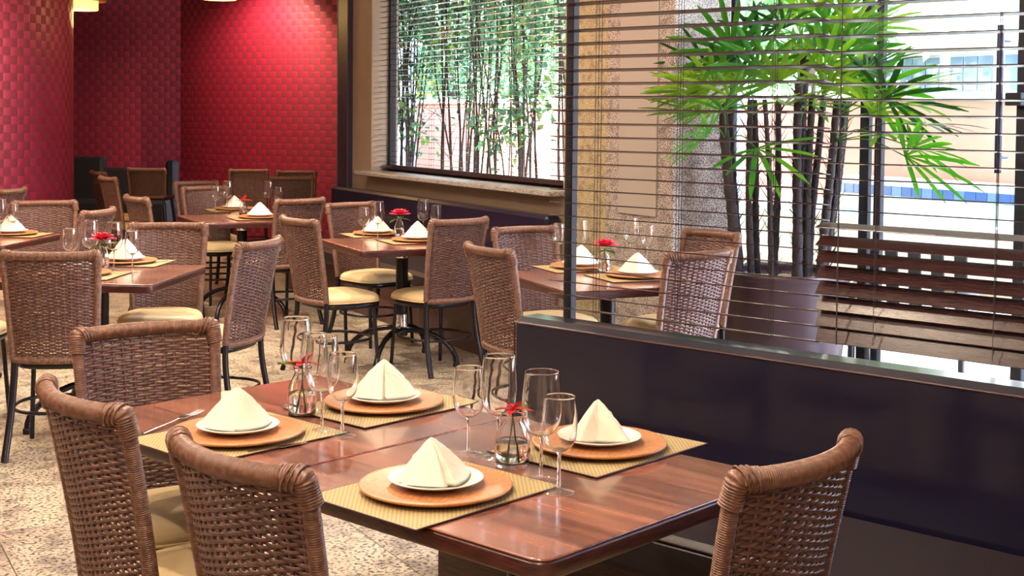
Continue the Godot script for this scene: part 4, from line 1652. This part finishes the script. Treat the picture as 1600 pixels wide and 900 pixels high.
func furnish() -> void:
	# tables
	var ta := -PI / 2 + 0.8325 + PI / 2
	table(Vector3(0.036, 0, -2.953), -0.7383, "square reddish wood table in front against the navy banquette")
	table(Vector3(-0.571, 0, -3.505), -0.7383, "square wood table joined behind the front table, fork and knife on it")
	table(Vector3(-0.68, 0, -8.35), -1.126, "square wood table with pink flower before the far window bench")
	table(Vector3(0.48, 0, -6.62), -1.19, "square wood table seen through the open blind slats")
	table(Vector3(-2.05, 0, -10.2), -1.1, "square wood table with coral flower before the lit red wall")
	table(Vector3(-2.03, 0, -6.63), -0.09, "square wood table at left with a pink flower in a vase")
	table(Vector3(-3.37, 0, -8.36), -0.09, "wood table cut off by the left edge of the room view")
	# chairs
	var g := "woven cane dining chairs"
	chair(-0.936, -2.937, 0.75, -0.66, "cane chair whose whole tall woven back stands left of the joined table", g)
	chair(-0.497, -2.447, 0.69, -0.72, "cane chair pushed up to the front table beside the nearest placemat", g)
	chair(-1.05, -3.863, 0.545, 0.84, "cane chair at the far end of the joined tables facing us", g)
	chair(0.533, -2.472, -0.73, -0.68, "cane chair before the navy banquette at the front table's end", g)
	chair(-1.248, -7.896, 0.79, -0.61, "cane chair at the left of the table with the far bench", g)
	chair(-0.311, -7.963, -0.63, -0.775, "cane chair with its back to us before the far bench's pink flower", g)
	chair(-1.11, -9.262, 0.72, 0.69, "cane chair facing us behind the table of the far bench", g)
	chair(-1.529, -9.692, -0.69, -0.72, "shadowed cane chair with its back to us at the coral flower table", g)
	chair(-0.102, -6.30, 0.855, -0.52, "orange-lit cane chair standing at the end of the navy banquette", g)
	chair(0.078, -7.395, 0.525, 0.85, "cane chair facing us behind the table at the dark post", g)
	chair(0.867, -6.199, -0.615, -0.79, "cane chair with its back to us behind the open blind before the planter", g)
	chair(1.08, -7.26, -0.80, 0.60, "brown chair back against the palm's planter behind the blind", g)
	chair(-2.025, -5.888, -0.11, -0.99, "cane chair with its whole back to us at the left table", g)
	chair(-1.899, -7.416, 0.12, 0.99, "cane chair facing us behind the left table with the pink flower", g)
	chair(-1.225, -6.50, -0.955, -0.30, "cane chair seen edge-on at the right of the left table", g)
	chair(-3.02, -6.70, 1.0, 0.1, "cane chair at the left end of the left table, only its seat in view", g)
	chair(-2.60, -8.42, -0.98, -0.17, "cane chair seen edge-on behind the big wine glasses of the left table", g)
	chair(-3.19, -9.16, 0.33, 0.95, "cane chair facing us before the round red column", g)
	chair(-3.945, -10.567, -0.98, -0.17, "cane chair at the foot of the round red column, its corner knob lit", g)
	chair(-2.727, -9.766, 0.80, -0.60, "small cane chair at the left of the coral flower table", g)
	chair(-2.551, -11.151, 0.66, 0.75, "cane chair facing us behind the coral flower table", g)
	chair(-2.81, -11.96, 0.63, 0.77, "cane chair half hidden behind the chair of the coral flower table", g)
	chair(-2.857, -14.55, 0.23, 0.97, "cane chair facing us against the lit red wall", g)
	chair(-2.30, -14.3, 0.23, 0.97, "cane chair at the right of the lit red wall behind a dark back", g)
	chair(-2.15, -13.1, -0.1, -0.99, "dark chair back before the chair at the right of the red wall", g)
	chair(-4.228, -13.731, 0.80, -0.60, "cane chair at the edge of the dark recess beside the round column", g)
	chair(-3.811, -12.678, 0.80, -0.60, "slim cane chair in front of the one beside the round column", g)
	var b := copy(barstool, Vector3(-4.02, 0, -14.9), 0.0, "tall cane chair on dark splayed legs before the dark recess")
	b.position = Vector3(-4.0, 0, -14.93)
	# settings: the four on the front tables
	setting(Vector3(-0.155, 0.752, -2.817), -2.309, 0, 0.55, "nearest us on the front table", "")
	setting(Vector3(0.216, 0.752, -3.204), -2.309, 2, -0.75, "beside the banquette on the front table", "")
	setting(Vector3(-0.669, 0.752, -3.284), -2.309, 1, 0.35, "beside the fork on the joined table", "")
	setting(Vector3(-0.344, 0.752, -3.649), -2.309, 3, 0.15, "on the joined table's banquette side", "")
	wine_glass(Vector3(0.106, 0.750, -2.824), false, "nearest us on the front table")
	wine_glass(Vector3(0.070, 0.750, -2.912), true, "just behind the nearest small glass, front table")
	wine_glass(Vector3(-0.096, 0.750, -3.139), false, "left of the flower vase on the front table")
	wine_glass(Vector3(-0.025, 0.750, -3.106), true, "at the flower vase of the front table, leftmost large one")
	wine_glass(Vector3(-0.472, 0.750, -3.354), true, "in front of the round vase on the joined table")
	wine_glass(Vector3(-0.414, 0.750, -3.303), false, "beside the large one before the round vase, joined table")
	wine_glass(Vector3(-0.585, 0.750, -3.648), true, "behind the round vase on the joined table")
	wine_glass(Vector3(-0.528, 0.750, -3.602), false, "hidden behind the round vase's flower, joined table")
	bud_vase(Vector3(0.007, 0.750, -3.044), 0.3, "spiky", M.petal_red, "clear glass vase of water between the front table's wine glasses", "spiky red flower with a broad leaf on the front table", 0.118, 1.25)
	bud_vase(Vector3(-0.549, 0.750, -3.524), 2.1, "spiky", M.petal_red, "round clear glass vase on the joined table behind two glasses", "spiky red flower behind glass on the joined table", 0.13, 1.15)
	cutlery(Vector3(-0.907, 0.753, -3.290), Vector3(-0.819, 0.753, -3.537), true, "steel dinner fork beside the plate on the joined table")
	cutlery(Vector3(-0.612, 0.753, -3.125), Vector3(-0.489, 0.753, -3.222), false, "steel table knife on the joined table's placemat edge")
	# far bench table
	setting(Vector3(-0.883, 0.752, -8.846), 0.44, 1, 0.2, "at the left on the far bench's table", "")
	setting(Vector3(-0.591, 0.752, -8.426), 0.44, 3, -0.2, "on the far bench's table behind the chair back", "")
	wine_glass(Vector3(-0.937, 0.750, -8.498), false, "leftmost on the far bench's table")
	wine_glass(Vector3(-0.853, 0.750, -8.551), true, "before the napkin on the far bench's table")
	wine_glass(Vector3(-0.580, 0.750, -8.808), true, "above the chair back on the far bench's table")
	wine_glass(Vector3(-0.494, 0.750, -8.770), false, "above the chair back by the far bench")
	bud_vase(Vector3(-0.727, 0.750, -8.699), 1.0, "rose", M.petal_pink, "little glass vase on the far bench's table", "pink bloom in green leaves before the far bench", 0.125)
	# table behind the blind
	setting(Vector3(0.368, 0.752, -7.022), 0.4, 1, 0.1, "at the dark post on the blind's table", "")
	setting(Vector3(0.629, 0.752, -6.653), 0.4, 1, -0.1, "behind the open slats at the right of the flower", "")
	wine_glass(Vector3(0.262, 0.750, -7.372), false, "left of the dark post")
	wine_glass(Vector3(0.369, 0.750, -7.191), true, "right of the dark post behind the slats")
	wine_glass(Vector3(0.663, 0.750, -7.408), true, "behind the slats, before the grey granite")
	wine_glass(Vector3(0.746, 0.750, -7.319), false, "behind the slats beside the chair back")
	bud_vase(Vector3(0.475, 0.750, -6.820), 0.5, "rose", M.petal_pink, "little glass vase behind the open slats", "pink bloom behind the open blind slats", 0.115)
	# left table
	setting(Vector3(-2.031, 0.752, -7.053), -0.09, 3, 0.3, "at the back of the left table with the pink flower", "")
	setting(Vector3(-2.111, 0.752, -6.508), -0.09, 0, 0.3, "at the front of the left table behind the chair back", "")
	wine_glass(Vector3(-2.234, 0.750, -6.787), false, "leftmost of four on the left table")
	wine_glass(Vector3(-2.153, 0.750, -6.852), true, "left of the pink flower on the left table")
	wine_glass(Vector3(-2.002, 0.750, -6.751), true, "right of the pink flower on the left table")
	wine_glass(Vector3(-1.888, 0.750, -6.677), false, "rightmost of four on the left table")
	bud_vase(Vector3(-2.059, 0.750, -6.746), 0.2, "rose", M.petal_pink, "little glass vase on the left table", "pink bloom between the left table's glasses", 0.13)
	cutlery(Vector3(-1.835, 0.753, -7.155), Vector3(-1.909, 0.753, -6.964), false, "steel knife on the left table's rear placemat")
	# coral flower table
	setting(Vector3(-2.273, 0.752, -10.993), 0.45, 2, 0.1, "left of the coral flower", "")
	setting(Vector3(-1.905, 0.752, -10.149), 0.45, 1, 0.0, "right of the coral flower", "")
	wine_glass(Vector3(-2.380, 0.750, -10.787), false, "leftmost by the coral flower")
	wine_glass(Vector3(-2.320, 0.750, -10.940), true, "left of the coral flower beside a small glass")
	wine_glass(Vector3(-1.994, 0.750, -10.985), true, "right of the coral flower")
	wine_glass(Vector3(-1.863, 0.750, -10.715), false, "rightmost by the coral flower")
	bud_vase(Vector3(-2.110, 0.750, -10.543), 0.2, "spiky", M.petal_coral, "little glass vase before the lit red wall", "coral flower before the lit red wall", 0.1)
	# cut-off table at the left
	setting(Vector3(-3.204, 0.752, -8.591), -0.09, 1, 0.3, "on the cut-off left table", "")
	wine_glass(Vector3(-3.184, 0.750, -8.569), false, "right one on the cut-off left table")
	wine_glass(Vector3(-3.213, 0.750, -8.431), true, "at the picture's left edge on the cut-off table")
